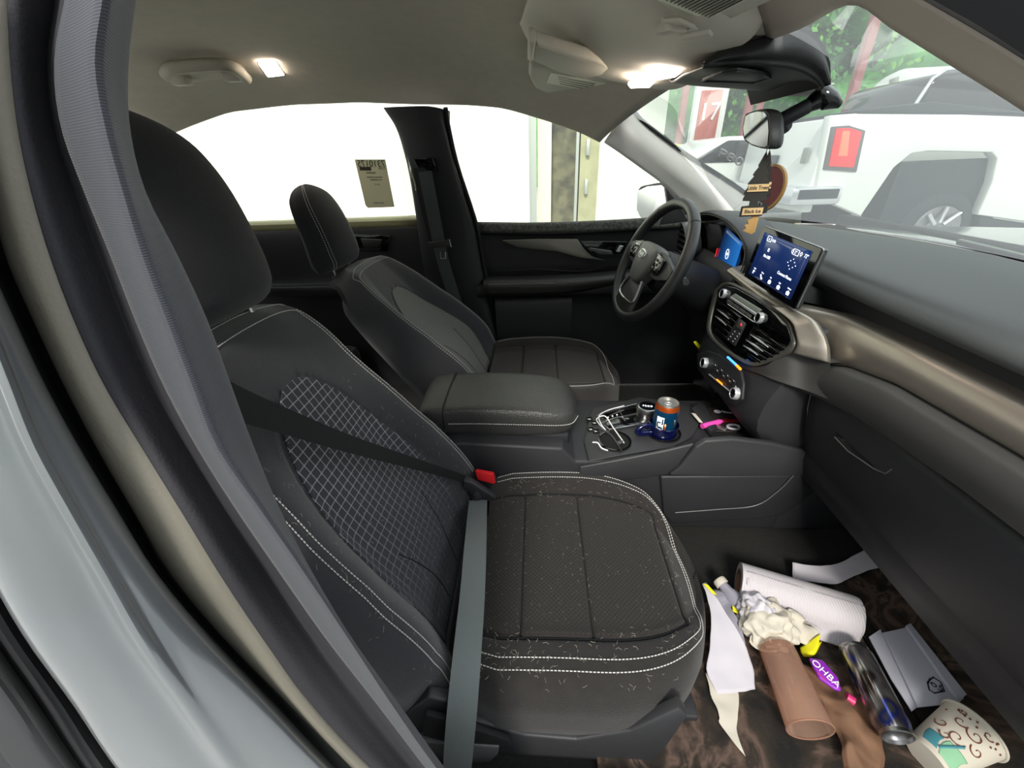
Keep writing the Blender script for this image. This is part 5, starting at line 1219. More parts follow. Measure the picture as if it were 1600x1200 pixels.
strip([away(col(Tf, .02, -17), .05), col(Tf, .02, -16), col(mixT(Tg, Tf, .80), .034), col(mixT(Tg, Tf, .5), .045), col(mixT(Tg, Tf, .2), .052), col(Tg, .058), col(mixT(Th, Tg, .85), .056), col(mixT(Th, Tg, .5), .062), col(mixT(Th, Tg, .12), .064), col(Th, .056), away(col(Th, .05, 1), .06)], 'painted_panel', 'silver_paint', nu=50, par=t2)
def colx(T, off, d): return [PS(interp(T, y)+d, y, off) for y in YR_]
t3 = thing('car_door', 'black edge of the open rear door with rubber seal in the bottom left corner', 'car door', PS(60, 1150, .03))
strip([colx(Th, .0, 6), colx(Th, .018, -30), colx(Th, .012, -60), colx(Th, .028, -95), colx(Th, .02, -130), colx(Th, .0, -165)], 'edge_seal', 'rubber', par=t3)
b = B(); b.tube(resample(colx(Th, .03, -75), 40), .004, n=8); b.done('seal_bead', 'rubber_edge', t3)
# rear door inside panel behind the pillar, closes the cabin on the near side
b = B(); b.box((-1.35, -.74, .78), (1.9, .06, .75), bev=.02); b.done('door_panel', 'black_plastic', t3)
# sliver of sill, its lit look put into the cream colour
b = B(); q_ = [PS(x, y, -.03) for x, y in ((468, 1098), (478, 1112), (510, 1150), (556, 1198), (600, 1260), (560, 1230), (505, 1165), (470, 1120))]
b.prism(q_, (0, -.002, 0)); tag(b.done('sill_edge', 'cream_paint'), 'thin sliver of the sill at the bottom edge, coloured cream as if lit', 'sill')
b = B(); b.box((.35, -.745, .35), (1.7, .10, .08), bev=.02); tag(b.done('door_sill', 'black_plastic'), 'black plastic door sill beneath the near seat', 'sill')

# ================================================================== FLOOR CLUTTER
# mat with leaf print and leaves
FZ = .342
def camo(name):
    m = mat(name, '1b1510', .95, bump=.8, bscale=150); n = m.node_tree; p = n.nodes['Principled BSDF']; L = n.links.new
    tc_ = n.nodes.new('ShaderNodeTexCoord'); nz = n.nodes.new('ShaderNodeTexNoise'); nz.inputs['Scale'].default_value = 9; nz.inputs['Detail'].default_value = 9; nz.inputs['Distortion'].default_value = 1.2
    r_ = n.nodes.new('ShaderNodeValToRGB'); e = r_.color_ramp.elements; e[0].position = .38; e[0].color = lin('110f0c'); e[1].position = .50; e[1].color = lin('2a221a')
    e.new(.57).color = lin('55443a'); e.new(.63).color = lin('231c16'); e.new(.74).color = lin('6b5a48')
    L(tc_.outputs['Object'], nz.inputs['Vector']); L(nz.outputs[0], r_.inputs[0]); L(r_.outputs[0], p.inputs['Base Color']); return m
camo('leaf_print')
b = B(); pts = [(.12, -.70), (.12, -.22), (.60, -.22), (.66, -.22), (.66, -.70)]
b.prism([V((x, y, FZ)) for x, y in ((.10, -.70), (.10, -.36), (.60, -.36), (.70, -.30), (.70, -.70))], (0, 0, .008), bev=.003); tag(b.done('floor_mat', 'leaf_print'), 'brown leaf print floor mat under the litter', 'floor mat')
b = B(); rows = [[V((x, y, z)) for y in (-.70, -.5, -.4, -.27)] for x, z in ((.70, .352), (.80, .372), (.93, .468), (1.05, .58))]
b.grid(rows, nu=12, nv=16); tag(b.done('floor_mat', 'leaf_print', thick=.006, off=0), 'upper half of the leaf print mat running up the toe board', 'floor mat')
def sheet(rows, name, m, label, cat, nu=24, nv=24, crumple=.0, th=.0006, parent=None):
    rows = [resample(r, nu) for r in rows]; cols = [resample([r[j] for r in rows], nv) for j in range(nu)]
    rows = [[c[i] for c in cols] for i in range(nv)]
    if crumple:
        from mathutils import noise
        for r in rows:
            for p in r: p += noise.noise_vector(p*38)*crumple
    b = B(); b.grid(rows); o = b.done(name, m, parent, thick=th, off=0)
    if label: tag(o, label, cat)
    return o
def zrow(pts): return [Zp(*p) for p in pts]
# curled paper on the toe side
sheet([zrow([(1238, 879, .37), (1275, 884, .372), (1310, 880, .38), (1345, 862, .40), (1372, 847, .42)]), zrow([(1240, 905, .355), (1285, 911, .36), (1312, 911, .37), (1352, 893, .385), (1392, 881, .40)])], 'receipt', 'paper_cream', 'curled grey white paper strip lying nearest the toe board', 'paper', crumple=.002)
bpy.data.objects['receipt'].data.materials[0] = MATS['paper']
# two long papers by the seat
sheet([zrow([(1096, 912, .40), (1107, 940, .40), (1112, 990, .39), (1105, 1048, .37), (1122, 1086, .36)]), zrow([(1102, 910, .40), (1130, 950, .40), (1160, 1000, .385), (1174, 1034, .375), (1181, 1077, .36)])], 'receipt', 'paper', 'long white paper strip between the seat edge and the crumpled napkin', 'paper', crumple=.003)
sheet([zrow([(1103, 1052, .362), (1112, 1090, .36), (1124, 1120, .358), (1126, 1132, .358), (1163, 1180, .358)]), zrow([(1130, 1060, .362), (1150, 1075, .36), (1154, 1100, .358), (1152, 1140, .358), (1165, 1183, .358)])], 'receipt', 'paper_cream', 'lower torn white paper ending in a point near the seat base', 'paper', crumple=.003)
b = B(); b.prism([Zp(x, y, .405) for x, y in ((1098, 912), (1106, 914), (1120, 930), (1114, 928))], (0, 0, .001)); tag(b.done('yellow_slip', 'yellow'), 'yellow sliver at the top of the long white paper', 'slip')
# plastic bag strip and yellow wrapper
mat('plastic_grey', '8c8994', .25, coat=.3)
sheet([zrow([(1114, 920, .375), (1125, 950, .375), (1145, 985, .375), (1156, 1010, .37)]), zrow([(1140, 925, .38), (1145, 955, .385), (1157, 975, .385), (1163, 1005, .37)])], 'plastic_strip', 'plastic_grey', 'crinkled grey plastic strip between white paper and napkin', 'plastic strip', crumple=.004)
sheet([zrow([(1143, 940, .38), (1145, 955, .38)]), zrow([(1152, 945, .385), (1158, 962, .38)])], 'yellow_wrapper', 'yellow', 'small yellow wrapper corner left of the paper towel roll', 'wrapper', nu=6, nv=6)
# bottle with cap
t = thing('bottle', 'small bottle with pale round cap lying left of the paper towel roll', 'bottle', Zp(1122, 905, .36))
ca_ = Zp(1122, 905, .385); cb_ = Zp(1150, 940, .375)
ax = (ca_-cb_).normalized()
b = B(); b.lathe([(0, .0), (.013, .0), (.0155, -.003), (.0155, -.014), (.012, -.015)], ca_, axis=ax, n=28); b.done('cap', 'paper_cream', t)
b = B(); b.lathe([(.011, -.015), (.013, -.03), (.020, -.045), (.020, -.10), (0, -.103)], ca_, axis=ax, n=28); b.done('body', 'plastic_grey', t)
# paper towel roll
ta, tb = Zp(1154, 908, .395), Zp(1338, 965, .395)
ax = (tb-ta).normalized()
t = thing('paper_towel_roll', 'long white embossed paper towel roll lying across the floor', 'paper towel roll', (ta+tb)/2)
mat('towel', 'b8b2b6', .95, bump=.35, bscale=60, btype='X')
Lr = (tb-ta).length; rr = .043
b = B(); b.lathe([(rr*.62, .0), (rr, .0), (rr*1.0, .02), (rr*1.0, Lr*.5), (rr*1.0, Lr*.97), (rr*.96, Lr), (rr*.6, Lr)], ta, axis=ax, n=48); b.done('towel_sheets', 'towel', t)
b = B(); b.lathe([(rr*.66, -.001), (rr*.56, -.001), (rr*.56, Lr*.6), (rr*.66, Lr*.6)], ta, axis=ax, n=32); b.done('cardboard_tube', 'kraft', t)
fl = []
ez = V((0, 0, 1)); es = ax.cross(ez).normalized()
if es.y > 0: es = -es
for k, (dx, dz) in enumerate(((0, .043), (.024, .036), (.040, .014), (.046, -.014), (.058, -.034))): fl.append([ta+ax*(Lr*f)+es*dx+V((0, 0, dz)) for f in (.03, .35, .7, 1.0)])
sheet(fl, 'loose_sheet', 'towel', None, None, crumple=.001, parent=t)
# crumpled napkin
from mathutils import noise
def crumple_ball(c, sx, sy, sz, name, m, label, cat, seed=0, amp=.5, sub=5, parent=None):
    bm = bmesh.new(); bmesh.ops.create_icosphere(bm, subdivisions=sub, radius=1)
    for v in bm.verts:
        p = v.co.copy(); n_ = noise.ridged_multi_fractal(p*1.1+V((seed, 0, 0)), .8, 2.2, 4, 1.0, 2.0)
        k_ = 1+amp*(n_*.42-.45)+.25*noise.noise(p*3+V((0, seed, 0)))
        v.co = V((p.x*sx*k_, p.y*sy*k_, max(-.45, p.z)*sz*k_))
    b = B(); b.merge(bm, Matrix.Translation(c)); o = b.done(name, m, parent, smooth=28)
    if label: tag(o, label, cat)
    return o
crumple_ball(Zp(1200, 975, .395)+V((0, 0, 0)), .052, .050, .040, 'napkin', 'paper_cream', 'crumpled white napkin on top of the litter beside the towel roll', 'napkin', seed=3, amp=.26)
crumple_ball(Zp(1183, 958, .395), .036, .04, .042, 'napkin', 'paper', 'second crumpled napkin, the taller one leaning on the towel roll', 'napkin', seed=9, amp=.26)
sheet([zrow([(1170, 1008, .385), (1195, 1020, .38), (1235, 1008, .385), (1285, 998, .38)]), zrow([(1185, 985, .41), (1212, 985, .41), (1240, 975, .41), (1262, 968, .40)]), zrow([(1215, 955, .41), (1235, 955, .41), (1252, 962, .41), (1285, 985, .39)])], 'napkin', 'paper_cream', 'spread cream napkin end with a stain, right of the crumpled napkins', 'napkin', nu=40, nv=40, crumple=.014)
# translucent amber tumbler lying on its side
t = thing('plastic_tumbler', 'long translucent amber plastic tumbler lying with its round mouth towards the seat', 'tumbler', Zp(1230, 1080, .37))
ca_, cb_ = Zp(1213, 1012, .395), Zp(1266, 1140, .395); ax = (cb_-ca_).normalized(); Lr = (cb_-ca_).length+.0
b = B(); b.lathe([(0, .002), (.030, .0), (.033, .004), (.0345, Lr*.5), (.0375, Lr)], ca_, axis=ax, n=56); b.done('tumbler_wall', 'amber_film', t)
b = B(); b.tube([ca_+ax*Lr+(ax.orthogonal().normalized()*math.cos(a)+ax.cross(ax.orthogonal().normalized())*math.sin(a))*.0372 for a in [2*pi*k/48 for k in range(48)]], .0014, n=6, closed=True); b.done('lip', 'amber_film', t)
# brown paper bag
sheet([zrow([(1240, 1030, .365), (1275, 1050, .366), (1310, 1075, .366), (1340, 1070, .362), (1345, 1078, .36)]), zrow([(1270, 1080, .372), (1300, 1100, .38), (1330, 1100, .378), (1350, 1100, .37), (1362, 1105, .362)]), zrow([(1305, 1145, .372), (1320, 1150, .385), (1340, 1150, .38), (1360, 1150, .37), (1378, 1150, .362)]), zrow([(1312, 1205, .37), (1330, 1205, .38), (1350, 1205, .375), (1368, 1205, .37), (1384, 1200, .362)])], 'paper_bag', 'kraft', 'crinkled brown paper bag beside the amber tumbler', 'paper bag', nu=40, nv=40, crumple=.010)
# purple packet
pk = [(1262, 1030), (1284, 1034), (1308, 1062), (1313, 1082), (1304, 1080), (1278, 1062)]
t = thing('candy_packet', 'shiny purple packet with white letters next to the brown bag', 'packet', Zp(1288, 1055, .39))
b = B(); b.prism([Zp(x, y, .392) for x, y in pk], (0, 0, .008), bev=.003); b.done('packet_body', 'purple', t)
pd = (Zp(1310, 1072, .40)-Zp(1277, 1040, .40)).normalized(); pu = V((0, 0, 1)).cross(pd)
text('lettering', 'OHBA', Zp(1290, 1052, .4008), pd, pu, .018, 'white_ink', t, ext=.0004)
b = B(); b.tube([Zp(1277, 1051, .4006), Zp(1290, 1063, .4006)], .0012, n=5); b.done('stripe', 'magenta', t)
b = B(); b.tube([Zp(1322, 1088, .38), Zp(1334, 1096, .378)], .008, n=12); tag(b.done('lip_balm', 'magenta'), 'small magenta cylinder below the purple packet', 'lip balm')
b = B(); b.grid([zrow([(1250, 1012, .375), (1262, 1004, .385), (1282, 990, .39)]), zrow([(1252, 1020, .375), (1270, 1020, .39), (1280, 1004, .39)]), zrow([(1256, 1026, .37), (1272, 1024, .38), (1284, 1002, .385)])], nu=12, nv=12); tag(b.done('yellow_wrapper', 'yellow', thick=.001, off=0), 'bright yellow wrapper peeking out below the cream napkin', 'wrapper')
# tall energy drink can
t = thing('drink_can', 'tall silver and blue energy drink can lying on the floor litter', 'can', Zp(1360, 1080, .37))
ca_, cb_ = Zp(1332, 1012, .40), Zp(1402, 1150, .40); ax = (cb_-ca_).normalized(); Lr = (cb_-ca_).length; rc2 = .028
def can_mat(name):
    m = mat(name, 'c8c8ca', .18, metal=.9, coat=.3); n = m.node_tree; p = n.nodes['Principled BSDF']; L = n.links.new
    tc_ = n.nodes.new('ShaderNodeTexCoord'); nz = n.nodes.new('ShaderNodeTexNoise'); nz.inputs['Scale'].default_value = 22; nz.inputs['Detail'].default_value = 1
    r_ = n.nodes.new('ShaderNodeValToRGB'); e = r_.color_ramp.elements; e[0].position = .35; e[0].color = lin('3f3836'); e[1].position = .48; e[1].color = lin('a8a4a4'); e.new(.56).color = lin('6c6668'); e.new(.62).color = lin('2a3f9a'); e.new(.68).color = lin('7a7678')
    L(tc_.outputs['Object'], nz.inputs['Vector']); L(nz.outputs[0], r_.inputs[0]); L(r_.outputs[0], p.inputs['Base Color']); return m
can_mat('energy_print')
b = B(); b.lathe([(rc2*.86, .006), (rc2, .016), (rc2, Lr-.016), (rc2*.88, Lr-.004)], ca_, axis=ax, n=48); b.done('can_body', 'energy_print', t)
b = B(); b.lathe([(0, .008), (rc2*.78, .008), (rc2*.84, .0), (rc2*.90, .004), (rc2*.86, .010)], ca_, axis=ax, n=48); b.done('can_bottom', 'satin', t)
b = B(); b.lathe([(rc2*.88, Lr-.004), (rc2*.92, Lr+.002), (rc2*.84, Lr+.003), (rc2*.80, Lr-.003), (0, Lr-.003)], ca_, axis=ax, n=48); b.done('can_lid', 'satin', t)
# white folded carton with logo
t = thing('folded_leaflet', 'white folded paper with a small hexagon logo beside the energy can', 'leaflet', Zp(1430, 1040, .37))
f1 = [zrow([(1355, 992, .375), (1372, 984, .385)]), zrow([(1400, 1060, .37), (1440, 1095, .375)])]
b = B(); b.prism([Zp(x, y, .372) for x, y in ((1357, 996), (1375, 984), (1398, 1035), (1440, 1100), (1424, 1112), (1392, 1062))], (0, 0, .002)); b.done('left_flap', 'card_white', t)
b = B(); b.prism([Zp(x, y, .376) for x, y in ((1378, 990), (1414, 982), (1505, 1092), (1496, 1100), (1433, 1106), (1400, 1036))], (.0, 0, .003)); b.done('middle_sheet', 'card_white', t)
b = B(); b.prism([Zp(x, y, .382) for x, y in ((1414, 980), (1420, 977), (1507, 1088), (1496, 1098))], (.0, 0, .008)); b.done('right_flap', 'card_white', t)
hx_ = [Zp(x, y, .3805) for x, y in ((1449, 1066), (1458, 1058), (1470, 1066), (1476, 1080), (1460, 1083), (1452, 1078))]
b = B(); b.tube(hx_, .0012, n=5, closed=True); b.done('logo', 'black_ink', t)
ld = (Zp(1474, 1078, .38)-Zp(1452, 1064, .38)).normalized(); lu = V((0, 0, 1)).cross(ld)
text('logo_text', 'lo5', Zp(1462, 1071, .3805), ld, lu, .018, 'black_ink', t, ext=.0003)
# paper coffee cup with swirls
t = thing('coffee_cup', 'paper coffee cup with brown swirls and green patch at the bottom right corner', 'cup', Zp(1490, 1150, .38))
ca_, cb_ = Zp(1520, 1140, .395), Zp(1440, 1190, .375); ax = (cb_-ca_).normalized(); ax = V((ax.x, ax.y, ax.z)).normalized()
Lr = .105
b = B(); b.lathe([(.041, -.002), (.043, 0), (.041, .002), (.030, Lr), (.0, Lr)], ca_, axis=ax, n=56); b.done('cup_wall', 'paper_cream', t)
b = B(); b.tube([ca_+(ax.orthogonal().normalized()*math.cos(a)+ax.cross(ax.orthogonal().normalized())*math.sin(a))*.0425 for a in [2*pi*k/48 for k in range(48)]], .0022, n=8, closed=True); b.done('rolled_rim', 'paper_cream', t)
mat('swirl_brown', '6b3a2a', .7); mat('swirl_green', '7fae8a', .7); mat('swirl_teal', '3f7f8a', .7)
uvec = (CAM-ca_); uvec = (uvec-ax*uvec.dot(ax)).normalized(); svec = ax.cross(uvec)
def cpnt(a, h, o=.0008):
    r_ = .041+(.030-.041)*h/Lr+o; return ca_+ax*h+(uvec*math.cos(a)+svec*math.sin(a))*r_
def swirl(a0, h0, s, turn, flip=1):
    b = B(); pts_ = []
    for k in range(26):
        th_ = k/25*turn; r_ = s*(1-k/30); pts_.append(cpnt(a0+flip*r_*math.cos(th_)/.036, h0+r_*math.sin(th_)))
    b.tube(pts_, [.0011*(1-.5*k/25) for k in range(26)], n=5); b.done('swirl', 'swirl_brown', t)
for (a0, h0, s_, tn, fl_) in ((-.2, .03, .011, 7, 1), (.35, .028, .009, 6, -1), (0.05, .055, .012, 7, -1), (-.6, .045, .010, 6.5, 1), (.7, .05, .010, 6, 1), (-.35, .012, .007, 5.5, -1), (.5, .010, .006, 5, 1), (.3, .065, .008, 6, 1)): swirl(a0, h0, s_, tn, fl_)
for k in range(14):
    a0, h0 = random.uniform(-1.1, 1.1), random.uniform(.006, .035)
    b = B(); b.lathe([(0, .0), (.0018, .0), (.0014, .0008), (0, .0010)], cpnt(a0, h0), axis=(uvec*math.cos(a0)+svec*math.sin(a0)), n=8); b.done('coffee_bean', 'swirl_brown', t)
def cpatch(a0, a1, h0, h1, m, name):
    b = B(); b.grid([[cpnt(a0+(a1-a0)*k/12+.15*math.sin(h/.01), h, .0006) for k in range(13)] for h in (h0, (h0*2+h1)/3, (h0+2*h1)/3, h1)], nu=20, nv=12); b.done(name, m, t, thick=.0003, off=0)
cpatch(-.9, .0, .068, .098, 'swirl_green', 'green_patch'); cpatch(.1, .7, .072, .095, 'swirl_teal', 'teal_patch')
b = B(); b.tube([cpnt(-.3+.05*k, .058+.004*k) for k in range(9)], .0022, n=6); b.done('cup_motif', 'swirl_teal', t)

# ================================================================== OUTSIDE, BEYOND THE WINDSHIELD
hood = []
for x in (1.02, 1.2, 1.5, 1.9): hood.append([V((x, y, 1.052-.05*(x-1.02)-.06*abs(y)**2.2)) for y in (-.8, -.4, 0, .4, .8)])
b = B(); b.grid(hood, nu=30, nv=20); tag(b.done('engine_hood', 'silver_paint', thick=.01, off=0), 'bright silver engine hood seen low through the windshield', 'hood')
b = B(); b.grid([[V((wsb(y).x+.02, y, 1.05)), V((1.03, y, 1.04))] for y in (-.6, -.3, 0, .3, .6)], nu=6, nv=20); tag(b.done('cowl_panel', 'rubber_edge', thick=.004, off=0), 'dark cowl panel at the foot of the windshield', 'cowl')
t = thing('wiper', 'black windshield wiper resting along the foot of the glass', 'wiper', (1.0, 0, 1.08))
b = B(); b.tube(resample([Xp(1392, 352, 1.02), Xp(1470, 368, 1.02), Xp(1560, 385, 1.01), Xp(1640, 402, 1.0)], 20), .006, n=8); b.done('wiper_blade', 'rubber_edge', t)
b = B(); b.tube([Xp(1500, 378, 1.0), Xp(1620, 408, .98)], .008, n=8); b.done('wiper_arm', 'piano', t)

TY = 4.2
def T(x, y): return Yp(x, y, TY)
t = thing('pickup_truck', 'white pickup truck with red tail lamp parked ahead beyond the windshield', 'truck', (5., 5.2, 0))
side = [(1298, 180), (1340, 177), (1500, 178), (1700, 186), (1900, 200), (1900, 400), (1640, 352), (1528, 336), (1551, 285), (1559, 248), (1551, 238), (1450, 236), (1424, 240), (1397, 262), (1345, 338), (1300, 318), (1276, 292), (1282, 262)]
sp3 = [T(*p) for p in side]
b = B(); b.prism(sp3, (0, .12, 0), bev=.015); b.done('bed_side', 'truck_white', t)
x0 = min(p.x for p in sp3); ztop = T(1298, 180).z
b = B(); b.prism([V((x0+.02, TY+.06, .62)), V((x0+.06, TY+.06, ztop-.02)), V((x0+.14, TY+.06, ztop-.02)), V((x0+.14, TY+.06, .62))], (0, 1.8, 0), bev=.015); tg_ = b.done('tailgate', 'truck_white', t)
b = B(); b.box((x0+.02, TY+1.0, 1.16), (.03, .26, .10), bev=.01); b.done('tailgate_handle', 'truck_dark', tg_)
b = B(); b.box((x0+.015, TY+.28, 1.20), (.02, .12, .16), bev=.01); b.done('badge', 'steel', tg_)
b = B(); b.box(((x0-.2+3.40)/2, TY+.93, .80), (3.40-x0+.2, 1.98, .19), bev=.04); bmp = b.done('bumper', 'chrome', t)
b = B(); b.box(((x0-.16+3.38)/2, TY-.055, .82), (3.38-x0+.1, .02, .10), bev=.008); b.done('bumper_step', 'truck_dark', bmp)
b = B(); b.prism([T(x, y)+V((0, -.02, 0)) for x, y in ((1298, 198), (1325, 196), (1351, 204), (1337, 269), (1285, 265))], (0, .10, 0), bev=.01); tl = b.done('tail_lamp', 'tail_smoke', t)
b = B(); b.prism([T(x, y)+V((0, -.035, 0)) for x, y in ((1304, 201), (1324, 200), (1344, 206), (1331, 262), (1292, 260))], (0, .02, 0), bev=.006); b.done('red_lens', 'tail_red', tl)
b = B(); b.prism([T(x, y)+V((0, -.045, 0)) for x, y in ((1313, 205), (1324, 205), (1320, 244), (1306, 244))], (0, .02, 0), bev=.004); b.done('orange_lens', 'tail_orange', tl)
wx = T(1480, 330).x; 
t_in = B(); t_in.box((wx, TY+.25, .65), (1.25, .3, .9)); t_in.done('wheel_well', 'truck_dark', t)
wz = .40
b = B(); b.tube([V((wx+.30*math.cos(a), TY+.14, wz+.30*math.sin(a))) for a in [2*pi*k/40 for k in range(40)]], .105, n=14, closed=True); wh = b.done('wheel', 'tyre', t)
b = B(); b.lathe([(0, .0), (.07, .02), (.10, -.01), (.24, .03), (.26, .0), (.24, -.03)], (wx, TY+.06, wz), axis=(0, -1, 0), n=36); b.done('rim', 'satin', wh)
for k in range(8):
    b = B(); a = 2*pi*k/8; b.tube([V((wx+.07*math.cos(a), TY+.03, wz+.07*math.sin(a))), V((wx+.24*math.cos(a), TY+.02, wz+.24*math.sin(a)))], .02, n=8); b.done('wheel_spoke', 'chrome', wh)
b = B(); b.prism([T(x, y) for x, y in ((1337, 172), (1400, 165), (1461, 158), (1620, 176), (1620, 182), (1340, 180))], (0, 1.6, 0), bev=.02); b.done('bed_cover', 'truck_dark', t)
cabp = [T(x, y)+V((0, .25, 0)) for x, y in ((1461, 160), (1490, 118), (1512, 104), (1640, 90), (1900, 80), (1900, 260), (1600, 190))]
b = B(); b.prism(cabp, (0, 1.3, 0), bev=.05); b.done('cab', 'glass_dark', t)
b = B(); b.tube([p+V((-.01, -.02, .01)) for p in cabp[:4]], .018, n=8); b.done('cab_trim', 'chrome', t)
b = B(); b.prism([T(x, y) for x, y in ((1532, 338), (1640, 354), (1900, 402), (1900, 430), (1530, 352))], (0, .3, 0)); b.done('rocker_panel', 'tyre', t)

# tank with warning placard
t = thing('storage_tank', 'horizontal white tank with a red diamond placard above the truck bed', 'tank', (7.2, 9, 0))
tc1 = Yp(1385, 165, 9.0); 
b = B(); b.lathe([(0, -.18), (.5, -.12), (.8, .05), (.86, .2), (.86, 3.6), (.7, 3.8), (0, 3.9)], (tc1.x+.1, 9.3, tc1.z-.25), axis=(1, 0.0, 0), n=40); b.done('shell', 'tank_white', t)
pc = Yp(1370, 157, 8.2)
b = B(); b.prism([pc+V((0, 0, .22)), pc+V((.2, 0, 0)), pc+V((0, 0, -.22)), pc+V((-.2, 0, 0))], (-.01, -.02, 0)); b.done('placard', 'tail_red', t)
b = B(); b.tube([Yp(1397, 122, 9), Yp(1396, 140, 9)], .07, n=10); b.done('vent_pipe', 'steel', t)
b = B(); b.box((tc1.x+1.6, 9.3, .5), (2.4, .8, 1.0), bev=.03); b.done('cradle', 'steel', t)
# posts
for (xa, ya, xb2, yb, Y_, r_, lab) in ((1372, 20, 1328, 158, 9., .085, 'tall rusty red post leaning in view above the truck, right of the sensor cover'), (1175, 135, 1150, 260, 8.5, .07, 'thin red post behind the mirror, right of the sign'), (1195, 140, 1180, 200, 11., .07, 'short looking red post right next to the mirror top'), (1068, 130, 1064, 190, 12., .09, 'dull red post at the far left of the windshield')):
    pa = Yp(xa, ya, Y_); pb_ = Yp(xb2, yb, Y_)
    b = B(); b.box((pb_.x, Y_, (pa.z+1)/2+.0), (r_*1.6, r_*1.6, pa.z+1.2)); tag(b.done('steel_post', 'pole_red'), lab, 'post', 'red steel posts of the yard')
t = thing('price_sign', 'tall white sign pillar with an orange red panel seen left of the mirror', 'sign', (Yp(1100, 200, 9).x, 9, 0))
c9 = Yp(1103, 195, 9.)
b = B(); b.box((c9.x, 9, c9.z-.4), (.62, .16, 3.4)); b.done('pillar', 'truck_white', t)
b = B(); b.box((c9.x-.02, 8.9, c9.z+.12), (.42, .04, .9), bev=.02); pn = b.done('panel', 'pole_red_sign', t)
text('sign_text', '17', V((c9.x-.02, 8.86, c9.z+.2)), (1, 0, 0), (0, 0, 1), .42, 'white_ink', pn, ext=.01)
b = B(); b.box((c9.x-.05, 8.9, c9.z-.9), (.36, .04, .6), bev=.02); b.done('panel', 'pole_red_sign', t)
# parked cars beyond
def parked(cx, cy, L, name_lab, m, s=1., flip=1, cat='car'):
    t = thing('parked_car', name_lab, cat, (cx, cy, 0))
    pr = [(-.5, .25), (-.5, .62), (-.46, .70), (-.30, .74), (-.17, 1.0), (.12, 1.02), (.27, .78), (.46, .70), (.5, .58), (.5, .25)]
    b = B(); b.prism([V((cx+x*L*flip, cy-.85*s, z*1.45*s)) for x, z in pr], (0, 1.7*s, 0), bev=.06*s, seg=3); b.done('body', m, t)
    b = B(); b.prism([V((cx+x*L*flip, cy-.87*s, z*1.45*s)) for x, z in ((-.27, .76), (-.165, .96), (.11, .98), (.23, .78))], (0, 1.74*s, 0), bev=.02); b.done('side_window', 'glass_dark', t)
    for wx_ in (-.31, .31):
        b = B(); b.lathe([(0, -.02), (.20, -.02), (.34, .0), (.34, .2), (0, .2)], (cx+wx_*L*flip, cy-.87*s, .34), axis=(0, 1, 0), n=28); b.done('wheel', 'tyre', t)
    return t
parked(3.9, 10.8, 4.6, 'white car parked beyond the sign, seen between pillar trim and mirror', 'truck_white')
parked(3.4, 7.2, 4.4, 'pale car with dark windows parked low behind the windshield pillar', 'truck_white', flip=-1)
parked(2.9, 14.2, 4.6, 'white car parked farthest away at the left of the windshield', 'truck_white', flip=-1)
def WS(px, py):
    q = ray(px, py); t_ = .6
    while t_ < 3:
        p = CAM+q*t_; y_ = max(-.6, min(.6, p.y)); a_, c_ = wst(y_), wsb(y_); f_ = (p.x-a_.x)/(c_.x-a_.x)
        if 0 < f_ < 1 and p.z < a_.z+(c_.z-a_.z)*f_+.035*math.sin(pi*f_) and False: return p
        if f_ > 0 and p.z > a_.z+(c_.z-a_.z)*f_+.035*math.sin(pi*f_): return p
        t_ += .003
    return p
wq = [WS(1118, 246), WS(1152, 262), WS(1112, 262)]
wx_, wy_ = (wq[1]-wq[0]).normalized(), (wq[0]-wq[2]).normalized()
tgl = text('glass_writing', 'P80', (wq[0]+wq[1])/2+V((.01, 0, .012)), wx_, wy_, .055, 'white_ink', None, ext=.0005)
tag(tgl, 'white handwritten marks on the windshield left of the hanging air fresheners', 'writing')
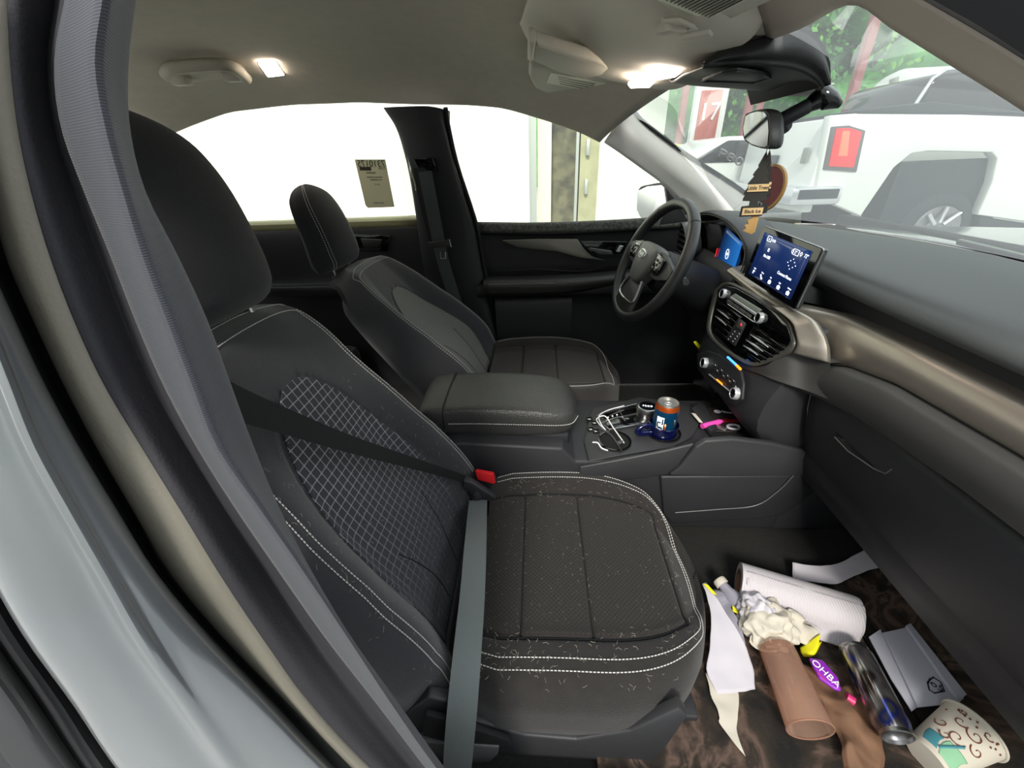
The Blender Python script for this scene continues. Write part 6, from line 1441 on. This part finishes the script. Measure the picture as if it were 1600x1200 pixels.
# trees
def tree(cx, cy, r, h, label, seed, n=6500, lm='leaf'):
    rnd = random.Random(seed); t = thing('leafy_tree', label, 'tree', (cx, cy, 0), 'trees behind the yard')
    b = B(); b.tube([V((cx, cy, -.2)), V((cx+.1, cy, h*.4)), V((cx, cy+.1, h*.8))], [.22, .16, .06], n=10); b.done('trunk', 'bark', t)
    blobs = [(V((cx+rnd.uniform(-.7, .7)*r, cy+rnd.uniform(-.4, .4)*r, h*.55+rnd.uniform(-.6, .55)*r*1.2)), r*rnd.uniform(.35, .6)) for _ in range(12)]
    b = B()
    for k in range(n):
        c, br = rnd.choice(blobs); d = V((rnd.gauss(0, 1), rnd.gauss(0, 1), rnd.gauss(0, 1))).normalized(); p = c+d*br*rnd.uniform(.75, 1.05)
        s_ = rnd.uniform(.07, .15); u_ = V((rnd.gauss(0, 1), rnd.gauss(0, 1), rnd.gauss(0, 1))).normalized(); v_ = u_.cross(d+V((.01, .02, .03))).normalized()
        b.mesh([p-u_*s_, p+v_*s_*.55, p+u_*s_, p-v_*s_*.55], [(0, 1, 2, 3)])
    b.done('foliage', lm, t, weld=False)
    b = B()
    for c, br in blobs[:9]:
        tb_ = bmesh.new(); bmesh.ops.create_icosphere(tb_, subdivisions=2, radius=br*.86); b.merge(tb_, Matrix.Translation(c))
    b.done('inner_foliage', 'leaf2', t)
for i, (x, y, r, h, lab) in enumerate(((3.0, 17, 3.2, 6.5, 'leftmost leafy tree behind the yard'), (6.5, 18, 3.2, 7, 'second leafy tree from the left, above the parked cars'), (10.5, 18, 3.6, 8, 'leafy tree directly behind the sensor cover'), (14.5, 17, 3.6, 8.5, 'leafy tree left of the rusty red post'), (18.5, 17.5, 4.0, 8.0, 'large leafy tree above the storage tank'), (24, 18, 4.4, 8, 'rightmost leafy tree above the dark truck cab'))):
    tree(x, y, r, h, lab, i+1, lm='leaf' if i % 2 else 'leaf2')
b = B(); b.box((14, 21, 2.2), (40, .6, 4.4), bev=.1); hd = b.done('hedge', 'leaf2'); tag(hd, 'dense dark green hedge bank behind all the trees', 'hedge')
